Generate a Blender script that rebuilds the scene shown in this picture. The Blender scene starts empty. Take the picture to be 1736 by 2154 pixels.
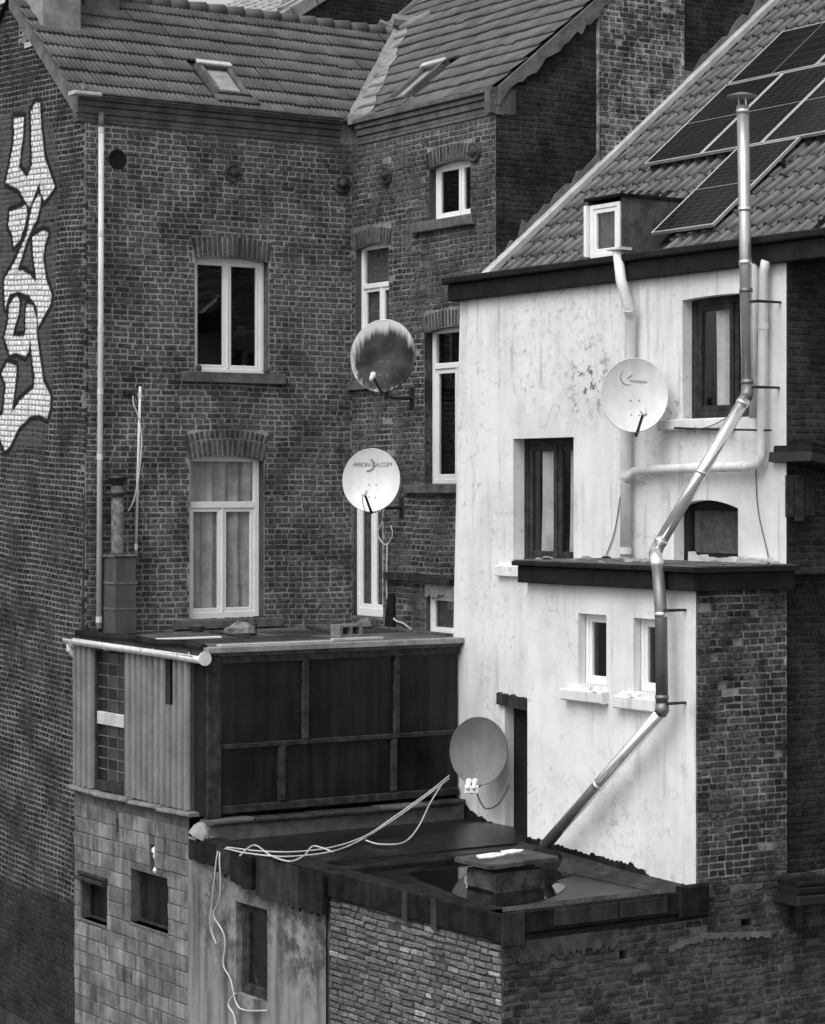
import bpy, math, random
from mathutils import Vector, Matrix, noise as mnoise

# ------------------------------------------------------------------ camera, sky, sun, exposure
scene = bpy.context.scene
H = 9.5                                   # camera height above the yard
cam_d = bpy.data.cameras.new('camera'); cam = bpy.data.objects.new('camera', cam_d)
scene.collection.objects.link(cam)
cam_d.sensor_fit = 'HORIZONTAL'; cam_d.sensor_width = 36.0
cam_d.lens = 5060.0/1736.0*36.0
cam_d.shift_y = -37.0/1736.0
cam_d.clip_start = 0.5; cam_d.clip_end = 2000
cam.location = (0, 0, H)
FW = Vector((0.5527, 0.8334, 0)).normalized(); RT = Vector((FW.y, -FW.x, 0))
cam.rotation_euler = FW.to_track_quat('-Z', 'Y').to_euler()
scene.camera = cam

SUN_EL, SUN_DIR = 55.0, Vector((-0.90, -0.36, 0)).normalized()
world = bpy.data.worlds.new('World'); scene.world = world; world.use_nodes = True
wn = world.node_tree.nodes; wl = world.node_tree.links
bg = wn['Background']
sky = wn.new('ShaderNodeTexSky'); sky.sky_type = 'NISHITA'; sky.sun_disc = False
sky.sun_elevation = math.radians(SUN_EL)
sky.sun_rotation = math.atan2(SUN_DIR.x, SUN_DIR.y)
sky.air_density = 1.0; sky.dust_density = 4.0; sky.ozone_density = 1.0
bw = wn.new('ShaderNodeRGBToBW')          # black-and-white picture: a colourless sky
wl.new(sky.outputs[0], bw.inputs[0]); wl.new(bw.outputs[0], bg.inputs[0])
bg.inputs[1].default_value = 0.15
sun_d = bpy.data.lights.new('sun', 'SUN'); sun_o = bpy.data.objects.new('sun', sun_d)
scene.collection.objects.link(sun_o)
sun_d.energy = 0.75; sun_d.angle = math.radians(45)
sd = SUN_DIR*math.cos(math.radians(SUN_EL)) + Vector((0, 0, math.sin(math.radians(SUN_EL))))
sun_o.rotation_euler = sd.to_track_quat('Z', 'Y').to_euler(); sun_o.location = (0, 0, H+20)
vs = scene.view_settings
vs.view_transform = 'Standard'; vs.look = 'None'; vs.gamma = 1.0; vs.exposure = 0.6
vs.use_curve_mapping = False
scene.cycles.use_denoising = True
scene.cycles.max_bounces = 6
try: scene.cycles.use_adaptive_sampling = True
except Exception: pass

# ------------------------------------------------------------------ helpers
rng = random.Random(7)
FPX, CX, HY = 5060.0, 868.0, 1040.0       # picture scale the measurements were taken at (1736 x 2154)
def ray(px, py):
    return RT*((px-CX)/FPX) + FW + Vector((0, 0, (HY-py)/FPX))
def onX(px, py, x): r = ray(px, py); return r*(x/r.x)
def onY(px, py, y): r = ray(px, py); return r*(y/r.y)
def onZ(px, py, z): r = ray(px, py); return r*(z/r.z)
def proj(p):
    f = p.dot(FW); return CX+FPX*p.dot(RT)/f, HY-FPX*p.z/f, f
def in_frame(p, m=110):
    x, y, f = proj(p); return -m < x < 1736+m and -m < y < 2154+m

class Frame:
    """wall or roof frame: u to the right, v up, d outwards"""
    def __init__(s, O, U, V):
        s.O = Vector(O); s.U = Vector(U).normalized(); s.V = Vector(V).normalized(); s.N = s.U.cross(s.V).normalized()
    def p(s, u, v, d=0.0): return s.O+s.U*u+s.V*v+s.N*d
    def uv(s, px, py, d=0.0):
        r = ray(px, py); o = s.O+s.N*d
        q = r*(o.dot(s.N)/r.dot(s.N))-s.O
        return q.dot(s.U), q.dot(s.V)
    def mat(s, u, v, d=0.0, rot=0.0):
        c, si = math.cos(rot), math.sin(rot)
        U = s.U*c+s.V*si; V = s.V*c-s.U*si; t = s.p(u, v, d)
        return Matrix(((U.x, V.x, s.N.x, t.x), (U.y, V.y, s.N.y, t.y), (U.z, V.z, s.N.z, t.z), (0, 0, 0, 1)))
def FA(x): return Frame((x, 0, 0), (0, -1, 0), (0, 0, 1))     # walls facing -X ; u = -Y
def FB(y): return Frame((0, y, 0), (1, 0, 0), (0, 0, 1))      # walls facing -Y ; u =  X
WORLDF = Frame((0, 0, 0), (1, 0, 0), (0, 1, 0))

class MB:
    def __init__(s): s.v = []; s.f = []; s.m = []
    def quad(s, a, b, c, d, m=0):
        n = len(s.v); s.v += [a, b, c, d]; s.f.append((n, n+1, n+2, n+3)); s.m.append(m)
    def poly(s, pts, m=0):
        n = len(s.v); s.v += list(pts); s.f.append(tuple(range(n, n+len(pts)))); s.m.append(m)
    def box(s, F, u0, u1, v0, v1, d0, d1, m=0):
        n = len(s.v)
        for d in (d0, d1):
            for u, v in ((u0, v0), (u1, v0), (u1, v1), (u0, v1)): s.v.append(F.p(u, v, d))
        for q in ((3, 2, 1, 0), (4, 5, 6, 7), (0, 1, 5, 4), (1, 2, 6, 5), (2, 3, 7, 6), (3, 0, 4, 7)):
            s.f.append(tuple(n+i for i in q)); s.m.append(m)
    def bbox(s, F, u0, u1, v0, v1, d0, d1, b=0.006, m=0):
        """box with a bevelled outer face"""
        n = len(s.v)
        for d, i in ((d0, 0), (d1-b, 0), (d1, b)):
            for u, v in ((u0+i, v0+i), (u1-i, v0+i), (u1-i, v1-i), (u0+i, v1-i)): s.v.append(F.p(u, v, d))
        s.f.append(tuple(n+i for i in (3, 2, 1, 0))); s.m.append(m)
        s.f.append(tuple(n+i for i in (8, 9, 10, 11))); s.m.append(m)
        for o in (0, 4):
            for i in range(4):
                j = (i+1) % 4; s.f.append((n+o+i, n+o+j, n+o+4+j, n+o+4+i)); s.m.append(m)
    def prism(s, F, pts, d0, d1, m=0):
        n = len(s.v); k = len(pts)
        for d in (d0, d1):
            for u, v in pts: s.v.append(F.p(u, v, d))
        s.f.append(tuple(n+i for i in reversed(range(k)))); s.m.append(m)
        s.f.append(tuple(n+k+i for i in range(k))); s.m.append(m)
        for i in range(k):
            j = (i+1) % k; s.f.append((n+i, n+j, n+k+j, n+k+i)); s.m.append(m)
    def tube(s, pts, r, n=10, m=0, caps=True, r1=None):
        pts = [Vector(p) for p in pts]; k = len(pts); base = len(s.v)
        T = []
        for i in range(k):
            a = pts[max(i-1, 0)]; b = pts[min(i+1, k-1)]
            t1 = (pts[i]-a).normalized() if i else None; t2 = (b-pts[i]).normalized() if i < k-1 else None
            T.append(((t1 or t2)+(t2 or t1)).normalized())
        up = Vector((0, 0, 1)) if abs(T[0].z) < 0.9 else Vector((1, 0, 0))
        X = T[0].cross(up).normalized()
        for i in range(k):
            X = (X-T[i]*X.dot(T[i])).normalized(); Y = T[i].cross(X)
            sc = 1.0
            if 0 < i < k-1:
                c = (pts[i]-pts[i-1]).normalized().dot(T[i]); sc = 1.0/max(c, 0.6)
            rr = r if r1 is None else r+(r1-r)*i/(k-1)
            rr *= (1+sc)/2
            for j in range(n):
                a = 2*math.pi*j/n; s.v.append(pts[i]+X*math.cos(a)*rr+Y*math.sin(a)*rr)
        for i in range(k-1):
            for j in range(n):
                q = (j+1) % n
                s.f.append((base+i*n+j, base+i*n+q, base+(i+1)*n+q, base+(i+1)*n+j)); s.m.append(m)
        if caps:
            s.f.append(tuple(base+j for j in reversed(range(n)))); s.m.append(m)
            s.f.append(tuple(base+(k-1)*n+j for j in range(n))); s.m.append(m)
    def lathe(s, C, axis, prof, n=20, m=0):
        """prof: (radius, height) list"""
        axis = Vector(axis).normalized(); X = axis.orthogonal().normalized(); Y = axis.cross(X); base = len(s.v)
        for r, h in prof:
            for j in range(n):
                a = 2*math.pi*j/n; s.v.append(Vector(C)+axis*h+X*math.cos(a)*r+Y*math.sin(a)*r)
        for i in range(len(prof)-1):
            for j in range(n):
                q = (j+1) % n; s.f.append((base+i*n+j, base+i*n+q, base+(i+1)*n+q, base+(i+1)*n+j)); s.m.append(m)
        s.f.append(tuple(base+j for j in reversed(range(n)))); s.m.append(m)
        e = base+(len(prof)-1)*n; s.f.append(tuple(e+j for j in range(n))); s.m.append(m)
    def mesh(s, name, off, mats, smooth=False):
        me = bpy.data.meshes.new(name)
        me.from_pydata([tuple(Vector(v)-off) for v in s.v], [], s.f)
        for m in (mats if isinstance(mats, (list, tuple)) else [mats]): me.materials.append(m)
        if any(s.m): me.polygons.foreach_set('material_index', s.m)
        if smooth: me.polygons.foreach_set('use_smooth', [True]*len(me.polygons))
        me.update(); return me
    def build(s, name, mats, parent=None, smooth=False, loc=None):
        if parent is not None: off = worg(parent); loc = Vector((0, 0, 0))
        else:
            if loc is None:
                xs = [v[0] for v in s.v]; ys = [v[1] for v in s.v]; zs = [v[2] for v in s.v]
                loc = Vector(((min(xs)+max(xs))/2, (min(ys)+max(ys))/2, min(zs)))
            off = Vector(loc)
        o = bpy.data.objects.new(name, s.mesh(name, off, mats, smooth))
        scene.collection.objects.link(o); o.location = loc
        if parent is not None: o.parent = parent
        return o

def worg(o):
    t = Vector((0, 0, 0))
    while o is not None: t = t+o.location; o = o.parent
    return t
def tag(o, label=None, cat=None, group=None, kind=None):
    if label: o['label'] = label
    if cat: o['category'] = cat
    if group: o['group'] = group
    if kind: o['kind'] = kind
    return o
def thing(name, loc, label, cat, group=None):
    o = bpy.data.objects.new(name, None); scene.collection.objects.link(o)
    o.empty_display_size = 0.2; o.location = Vector(loc)
    return tag(o, label, cat, group)

# ------------------------------------------------------------------ materials (all colourless: the photograph is black and white)
class NT:
    def __init__(s, name):
        s.m = bpy.data.materials.new(name); s.m.use_nodes = True; s.t = s.m.node_tree
        s.b = s.t.nodes['Principled BSDF']; s.pos = s.n('ShaderNodeNewGeometry').outputs['Position']
    def n(s, k, **kw):
        x = s.t.nodes.new(k)
        for a, b in kw.items(): setattr(x, a, b)
        return x
    def set(s, sock, v):
        if hasattr(v, 'is_output'): s.t.links.new(v, sock)
        elif sock.type == 'RGBA': sock.default_value = (v, v, v, 1)
        else: sock.default_value = v
    def noise(s, scale, detail=4, rough=0.6, vec=None, stretch=None):
        v = vec if vec is not None else s.pos
        if stretch:
            mp = s.n('ShaderNodeMapping'); s.t.links.new(v, mp.inputs[0]); mp.inputs['Scale'].default_value = stretch; v = mp.outputs[0]
        x = s.n('ShaderNodeTexNoise'); s.t.links.new(v, x.inputs['Vector'])
        x.inputs['Scale'].default_value = scale; x.inputs['Detail'].default_value = detail; x.inputs['Roughness'].default_value = rough
        return x.outputs[0]
    def mr(s, v, a, b, c, d, smooth=True):
        x = s.n('ShaderNodeMapRange'); x.interpolation_type = 'SMOOTHSTEP' if smooth else 'LINEAR'
        s.set(x.inputs[0], v)
        for i, q in zip((1, 2, 3, 4), (a, b, c, d)): s.set(x.inputs[i], q)
        return x.outputs[0]
    def math(s, op, a, b=0.0, clamp=False):
        x = s.n('ShaderNodeMath', operation=op); x.use_clamp = clamp
        s.set(x.inputs[0], a); s.set(x.inputs[1], b); return x.outputs[0]
    def mix(s, f, a, b):
        x = s.n('ShaderNodeMix'); x.data_type = 'FLOAT'
        s.set(x.inputs[0], f); s.set(x.inputs[2], a); s.set(x.inputs[3], b); return x.outputs[0]
    def rand(s):
        g = s.n('ShaderNodeNewGeometry').outputs['Random Per Island']; o = s.n('ShaderNodeObjectInfo').outputs['Random']
        return s.math('FRACT', s.math('ADD', g, o))
    def sep(s):
        x = s.n('ShaderNodeSeparateXYZ'); s.t.links.new(s.pos, x.inputs[0]); return x.outputs
    def dist(s, c):
        x = s.n('ShaderNodeVectorMath', operation='DISTANCE'); s.t.links.new(s.pos, x.inputs[0]); x.inputs[1].default_value = tuple(c)
        return x.outputs['Value']
    def bump(s, h, strength, dist=0.01):
        x = s.n('ShaderNodeBump'); x.inputs['Strength'].default_value = strength; x.inputs['Distance'].default_value = dist
        s.t.links.new(h, x.inputs['Height']); s.t.links.new(x.outputs[0], s.b.inputs['Normal'])
    def done(s, col, rough=0.9, spec=0.25, metal=0.0):
        s.set(s.b.inputs['Base Color'], col); s.set(s.b.inputs['Roughness'], rough)
        s.b.inputs['Specular IOR Level'].default_value = spec; s.b.inputs['Metallic'].default_value = metal
        return s.m

def M(name, lo, hi, scale=6, rough=0.85, bump=0.3, bscale=70, rnd=0.0, spec=0.25, metal=0.0, streak=0.0, a=0.32, b=0.68):
    t = NT(name); f = t.mr(t.noise(scale, 5, 0.65), a, b, lo, hi)
    if streak:
        st = t.noise(9, 3, 0.6, stretch=(1, 1, 0.06)); f = t.math('MULTIPLY', f, t.mr(st, 0.35, 0.65, 1-streak, 1+streak*0.5))
    if rnd: f = t.math('MULTIPLY', f, t.mr(t.rand(), 0, 1, 1-rnd, 1+rnd, False))
    if bump: t.bump(t.noise(bscale, 4, 0.7), bump)
    return t.done(f, rough, spec, metal)

def brickmat(name, lo, hi, mortar, smear=0.5, sscale=2.0, light=0.0, paint=False, top=None):
    t = NT(name); r = t.rand()
    c = t.mix(t.math('POWER', r, 1.5), lo, hi)
    c = t.math('MULTIPLY', c, t.mr(t.noise(38, 4, 0.7), 0.3, 0.7, 0.58, 1.45))
    c = t.math('MULTIPLY', c, t.mr(t.noise(1.0, 4, 0.65, stretch=(1, 1, 0.45)), 0.3, 0.7, 0.78, 1.2))
    if light:
        c = t.mix(t.math('MULTIPLY', t.math('GREATER_THAN', r, 1-light), 1.0), c, t.math('MULTIPLY', c, 1.6))
    if smear:
        f = t.math('MULTIPLY', t.mr(t.noise(sscale, 5, 0.65), 0.42, 0.60, 0, 1), t.mr(t.noise(20, 5, 0.75), 0.38, 0.58, 0, smear))
        c = t.mix(f, c, mortar)
    if top:                                # band of old render under the cornice
        z = t.sep()[2]; edge = t.math('ADD', z, t.math('MULTIPLY', t.noise(7, 4, 0.7), 0.5))
        c = t.mix(t.mr(edge, top+H, top+H+0.22, 0, 0.85), c, t.mr(t.noise(14, 4, 0.6), 0.3, 0.7, mortar*0.55, mortar*0.9))
    if paint:
        at = t.n('ShaderNodeAttribute', attribute_name='paint'); sp = t.n('ShaderNodeSeparateColor'); t.t.links.new(at.outputs['Color'], sp.inputs[0])
        wear = t.math('MULTIPLY', t.mr(t.noise(18, 5, 0.75), 0.30, 0.46, 0.35, 1), t.mr(t.noise(2.4, 3, 0.6), 0.35, 0.6, 0.8, 1))
        c = t.mix(t.math('MULTIPLY', sp.outputs[2], t.mr(t.noise(9, 4, 0.7), 0.35, 0.6, 0.15, 0.7)), c, 0.10)
        c = t.mix(t.math('MULTIPLY', sp.outputs[1], 0.9), c, 0.008)
        c = t.mix(t.math('MULTIPLY', sp.outputs[0], wear), c, t.mr(t.noise(30, 4, 0.7), 0.3, 0.65, 0.55, 0.95))
    t.bump(t.noise(90, 4, 0.75), 0.55, 0.006)
    return t.done(c, 0.92, 0.2)

def mortarmat(name, lo, hi, paint=False, scale=1.6, top=None, dark=None):
    t = NT(name); c = t.mr(t.noise(scale, 5, 0.72), 0.33, 0.67, lo, hi)
    c = t.math('MULTIPLY', c, t.mr(t.noise(45, 3, 0.7), 0.3, 0.7, 0.7, 1.25))
    if dark:                               # joints gone black below an old roof line
        z = t.sep()[2]; c = t.mix(t.mr(t.math('ADD', z, t.math('MULTIPLY', t.noise(3, 3, 0.6), 0.3)), dark+H-0.05, dark+H+0.1, 1, 0), c, 0.03)
    if paint:
        at = t.n('ShaderNodeAttribute', attribute_name='paint'); sp = t.n('ShaderNodeSeparateColor'); t.t.links.new(at.outputs['Color'], sp.inputs[0])
        c = t.mix(t.math('MULTIPLY', sp.outputs[2], 0.7), c, 0.085)
        c = t.mix(t.math('MULTIPLY', sp.outputs[1], 0.9), c, 0.010)
        c = t.mix(t.math('MULTIPLY', sp.outputs[0], t.mr(t.noise(12, 4, 0.7), 0.35, 0.6, 0.4, 0.9)), c, 0.36)
    t.bump(t.noise(80, 4, 0.7), 0.5, 0.008)
    return t.done(c, 0.95, 0.1)

def stucco(name, base, spots=None, streak=0.10, stain=0.13):
    t = NT(name)
    big = t.noise(1.3, 5, 0.65); fine = t.noise(6, 5, 0.7)
    c = t.math('MULTIPLY', base, t.mr(big, 0.3, 0.65, 0.86, 1.04))
    c = t.math('MULTIPLY', c, t.mr(fine, 0.28, 0.44, 0.86, 1.0))
    st = t.noise(5.5, 3, 0.6, stretch=(1, 1, 0.10)); c = t.math('MULTIPLY', c, t.mr(st, 0.3, 0.6, 1-streak, 1.0))
    if base > 0.5:
        run = t.math('MULTIPLY', t.mr(t.noise(7, 4, 0.7, stretch=(1, 1, 0.07)), 0.52, 0.68, 0, 1), t.mr(t.noise(0.9, 3, 0.6), 0.42, 0.60, 0, 0.45)); c = t.mix(run, c, 0.26)
        mo = t.math('MULTIPLY', t.mr(t.noise(9, 5, 0.75), 0.56, 0.66, 0, 1), t.mr(t.noise(0.7, 3, 0.6), 0.42, 0.6, 0, 0.55)); c = t.mix(mo, c, 0.28)
        vo = t.n('ShaderNodeTexVoronoi', feature='DISTANCE_TO_EDGE'); vo.inputs['Scale'].default_value = 0.55
        dv = t.n('ShaderNodeVectorMath', operation='ADD'); nz = t.n('ShaderNodeTexNoise'); t.t.links.new(t.pos, nz.inputs['Vector']); nz.inputs['Scale'].default_value = 2.2
        t.t.links.new(t.pos, dv.inputs[0]); t.t.links.new(nz.outputs['Color'], dv.inputs[1]); t.t.links.new(dv.outputs[0], vo.inputs['Vector'])
        ck = t.math('MULTIPLY', t.mr(vo.outputs['Distance'], 0.0, 0.008, 1, 0), t.mr(t.noise(1.1, 2, 0.5), 0.5, 0.6, 0, 0.5)); c = t.mix(ck, c, 0.3)
    if spots:
        for (ctr, rad, s) in spots:
            near = t.mr(t.dist(ctr+Vector((0, 0, H))), rad*0.25, rad, 1, 0)
            f = t.math('MULTIPLY', t.mr(t.noise(11 if stain > 0.1 else 4, 5, 0.78), 0.53 if stain > 0.1 else 0.38, 0.60 if stain > 0.1 else 0.64, 0, 1), t.math('MULTIPLY', near, s))
            c = t.mix(f, c, stain)
    t.bump(t.math('ADD', t.noise(3, 4, 0.6), t.math('MULTIPLY', t.noise(60, 3, 0.7), 0.25)), 0.35, 0.02)
    return t.done(c, 0.9, 0.15)

def glassmat(name, tint=0.9, rough=0.03):
    t = NT(name); nt = t.t
    tr = t.n('ShaderNodeBsdfTransparent'); tr.inputs[0].default_value = (tint, tint, tint, 1)
    gl = t.n('ShaderNodeBsdfGlossy'); gl.inputs['Roughness'].default_value = rough; gl.inputs[0].default_value = (0.9, 0.9, 0.9, 1)
    lw = t.n('ShaderNodeLayerWeight'); lw.inputs[0].default_value = 0.5; fr = t.math('ADD', t.math('MULTIPLY', t.math('POWER', lw.outputs['Facing'], 4.0), 0.9), 0.04)
    mx = t.n('ShaderNodeMixShader'); nt.links.new(fr, mx.inputs[0]); nt.links.new(tr.outputs[0], mx.inputs[1]); nt.links.new(gl.outputs[0], mx.inputs[2])
    nt.links.new(mx.outputs[0], nt.nodes['Material Output'].inputs['Surface'])
    return t.m

m_brick = brickmat('brick_red_dark', 0.034, 0.08, 0.13, 0.9, 1.6, top=4.62)
m_brick2 = brickmat('brick_second', 0.028, 0.07, 0.12, 0.9, 1.9, top=4.62)
m_brickp = brickmat('brick_gable', 0.010, 0.027, 0.06, 0.7, 2.0, paint=True)
m_brickd = brickmat('brick_dark', 0.013, 0.030, 0.06, 0.6, 1.6)  # darkest brick tone, for party, side, far gable and neighbour walls
m_brickc = brickmat('brick_chimney', 0.028, 0.07, 0.24, 0.95, 3.5)
m_bricky = brickmat('brick_yellow_grey', 0.09, 0.20, 0.09, 0.7, 2.4, light=0.05)
m_bricks = brickmat('brick_side', 0.014, 0.045, 0.13, 0.85, 2.6)
m_brickl = brickmat('brick_low_side', 0.02, 0.055, 0.10, 0.85, 3.2, light=0.05)
m_mortar = mortarmat('mortar', 0.14, 0.38)
m_mortar2 = mortarmat('mortar_second', 0.07, 0.27)
m_mortarp = mortarmat('mortar_gable', 0.05, 0.24, paint=True, dark=-4.95)
m_mortard = mortarmat('mortar_dark', 0.022, 0.075)  # dark joints to go with the darkest brick
m_mortarc = mortarmat('mortar_chimney', 0.10, 0.55, scale=3.5)
m_mortary = mortarmat('mortar_yellow', 0.035, 0.08)
m_mortars = mortarmat('mortar_side', 0.05, 0.36)
m_mortarl = mortarmat('mortar_low_side', 0.04, 0.17)
m_pvc = M('white_window_plastic', 0.78, 0.86, 3, 0.35, 0.0, spec=0.45)
m_pipe = M('grey_white_pipe_plastic', 0.50, 0.62, 2.5, 0.4, 0.1, spec=0.4, streak=0.1)
m_pipew = M('white_painted_pipe', 0.60, 0.74, 3, 0.5, 0.1, spec=0.35, streak=0.12)
m_dark = M('interior_dark', 0.010, 0.014, 3, 0.95, 0.0)
m_glass = glassmat('window_glass')
m_curt = M('curtain_grey', 0.42, 0.66, 5, 0.9, 0.2, 30, streak=0.18)
m_curtw = M('curtain_white', 0.55, 0.75, 4, 0.9, 0.1)
m_curtd = M('curtain_dark', 0.08, 0.16, 9, 0.9, 0.1)
m_sill = M('bluestone_sill', 0.07, 0.14, 7, 0.85, 0.4)
m_corn = M('painted_cornice', 0.075, 0.14, 4, 0.8, 0.3, streak=0.15)
m_tile = M('roof_tile_grey', 0.080, 0.13, 2.2, 0.75, 0.3, 90, rnd=0.16, spec=0.3)
m_tilep = M('roof_pantile_grey', 0.065, 0.12, 4.0, 0.42, 0.25, 90, rnd=0.16, spec=0.4)
m_under = M('roof_underlay', 0.02, 0.03, 3, 0.95, 0.2)
m_cem = M('cement_flaunching', 0.17, 0.29, 5, 0.9, 0.8, 30)
m_cemd = M('cement_dark', 0.09, 0.17, 5, 0.9, 0.8, 30)
m_zinc = M('zinc_flashing', 0.38, 0.56, 5, 0.5, 0.2, 30, spec=0.5)
m_steel = M('stainless_flue', 0.8, 0.95, 3, 0.2, 0.12, 9, metal=0.8, spec=0.8)
m_steelu = M('grey_steel_flue', 0.5, 0.7, 2, 0.3, 0.05, 20, metal=0.75, spec=0.6)  # greyer steel for the upright pipe and rain cap
m_steeld = M('weathered_flue', 0.16, 0.24, 3, 0.5, 0.2, 30, metal=0.6)
m_alu = M('aluminium_frame', 0.62, 0.75, 3, 0.35, 0.0, metal=0.7)
m_black = M('black_metal', 0.012, 0.022, 5, 0.5, 0.1, spec=0.4)
m_fascia = M('black_painted_fascia', 0.009, 0.018, 5, 0.65, 0.5, 25, spec=0.15)
m_felt = M('roofing_felt_black', 0.005, 0.021, 3.5, 0.8, 0.8, 30, spec=0.14, streak=0.3)
m_wet = M('wet_black_felt', 0.004, 0.014, 3, 0.33, 0.5, 12, spec=0.45)
m_feltg = M('roofing_felt_grey', 0.05, 0.12, 3.5, 0.8, 0.6, 40)
m_feltm = M('roofing_felt_patch', 0.016, 0.044, 3.5, 0.7, 0.6, 30, streak=0.35)
m_wood = M('dark_wood', 0.016, 0.045, 9, 0.8, 0.5, 40, streak=0.35)
m_woodl = M('weathered_wood', 0.06, 0.13, 9, 0.85, 0.5, 40, streak=0.35)
m_darkglass = M('dark_glass', 0.006, 0.018, 1.4, 0.28, 0.25, 2, spec=0.2, streak=0.45)  # near-black opaque panes with vertical streaks
m_corr = M('fibre_cement_sheet', 0.15, 0.22, 2.5, 0.9, 0.3, 50, streak=0.10)
m_block = M('concrete_block', 0.11, 0.23, 4, 0.95, 0.9, 60, rnd=0.28, streak=0.28)
m_blockm = M('block_mortar', 0.07, 0.13, 8, 0.95, 0.6, 60)
m_metalbox = M('painted_sheet_metal', 0.06, 0.085, 4, 0.5, 0.15, 30, spec=0.4, streak=0.15)
m_dishw = M('dish_white', 0.58, 0.68, 3, 0.45, 0.05, 30, spec=0.4, streak=0.06)
m_dishg = M('dish_grey', 0.15, 0.19, 3, 0.5, 0.05, 30, spec=0.35, streak=0.12)
m_cable = M('white_cable', 0.42, 0.58, 5, 0.6, 0.0)
m_cabled = M('grey_cable', 0.10, 0.16, 5, 0.6, 0.0)
m_print = M('faded_print', 0.18, 0.28, 20, 0.7, 0.0)
m_conc = M('broken_concrete', 0.13, 0.26, 9, 0.95, 0.9, 35)
m_plast = M('white_plastic_scrap', 0.75, 0.9, 5, 0.6, 0.1)
m_clay = M('clay_pot', 0.04, 0.07, 6, 0.8, 0.2)
m_yard = M('yard_paving', 0.06, 0.12, 2, 0.9, 0.4)

# ------------------------------------------------------------------ generators
def subtract(iv, cuts, mn=0.03):
    out = [iv]
    for a, b in cuts:
        nx = []
        for p, q in out:
            if b <= p or a >= q: nx.append((p, q)); continue
            if a-p > mn: nx.append((p, a))
            if q-b > mn: nx.append((b, q))
        out = nx
    return out

def brick_verts(w, h, proud, r, jit=0.003, b=0.007):
    vs = []
    hw, hh = w/2, h/2
    for d, i, j in ((-0.018, 0, 0.0), (proud*0.45, 0.001, jit), (proud, b, jit)):
        for u, v in ((-hw+i, -hh+i), (hw-i, -hh+i), (hw-i, hh-i), (-hw+i, hh-i)):
            vs.append((u+r.uniform(-j, j), v+r.uniform(-j, j), d+r.uniform(-j, j)*0.8))
    return vs
BF = [(8, 9, 10, 11)]+[(o+i, o+(i+1) % 4, o+4+(i+1) % 4, o+4+i) for o in (0, 4) for i in range(4)]

def shape_lib(kind, w, h, proud, mat, r, n=7, jit=0.003):
    out = []
    for i in range(n):
        me = bpy.data.meshes.new(kind); me.from_pydata(brick_verts(w-r.uniform(0.0, 0.012), h-r.uniform(0, 0.006), proud, r, jit), [], BF)
        me.materials.append(mat); me.update(); out.append(me)
    return out

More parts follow.
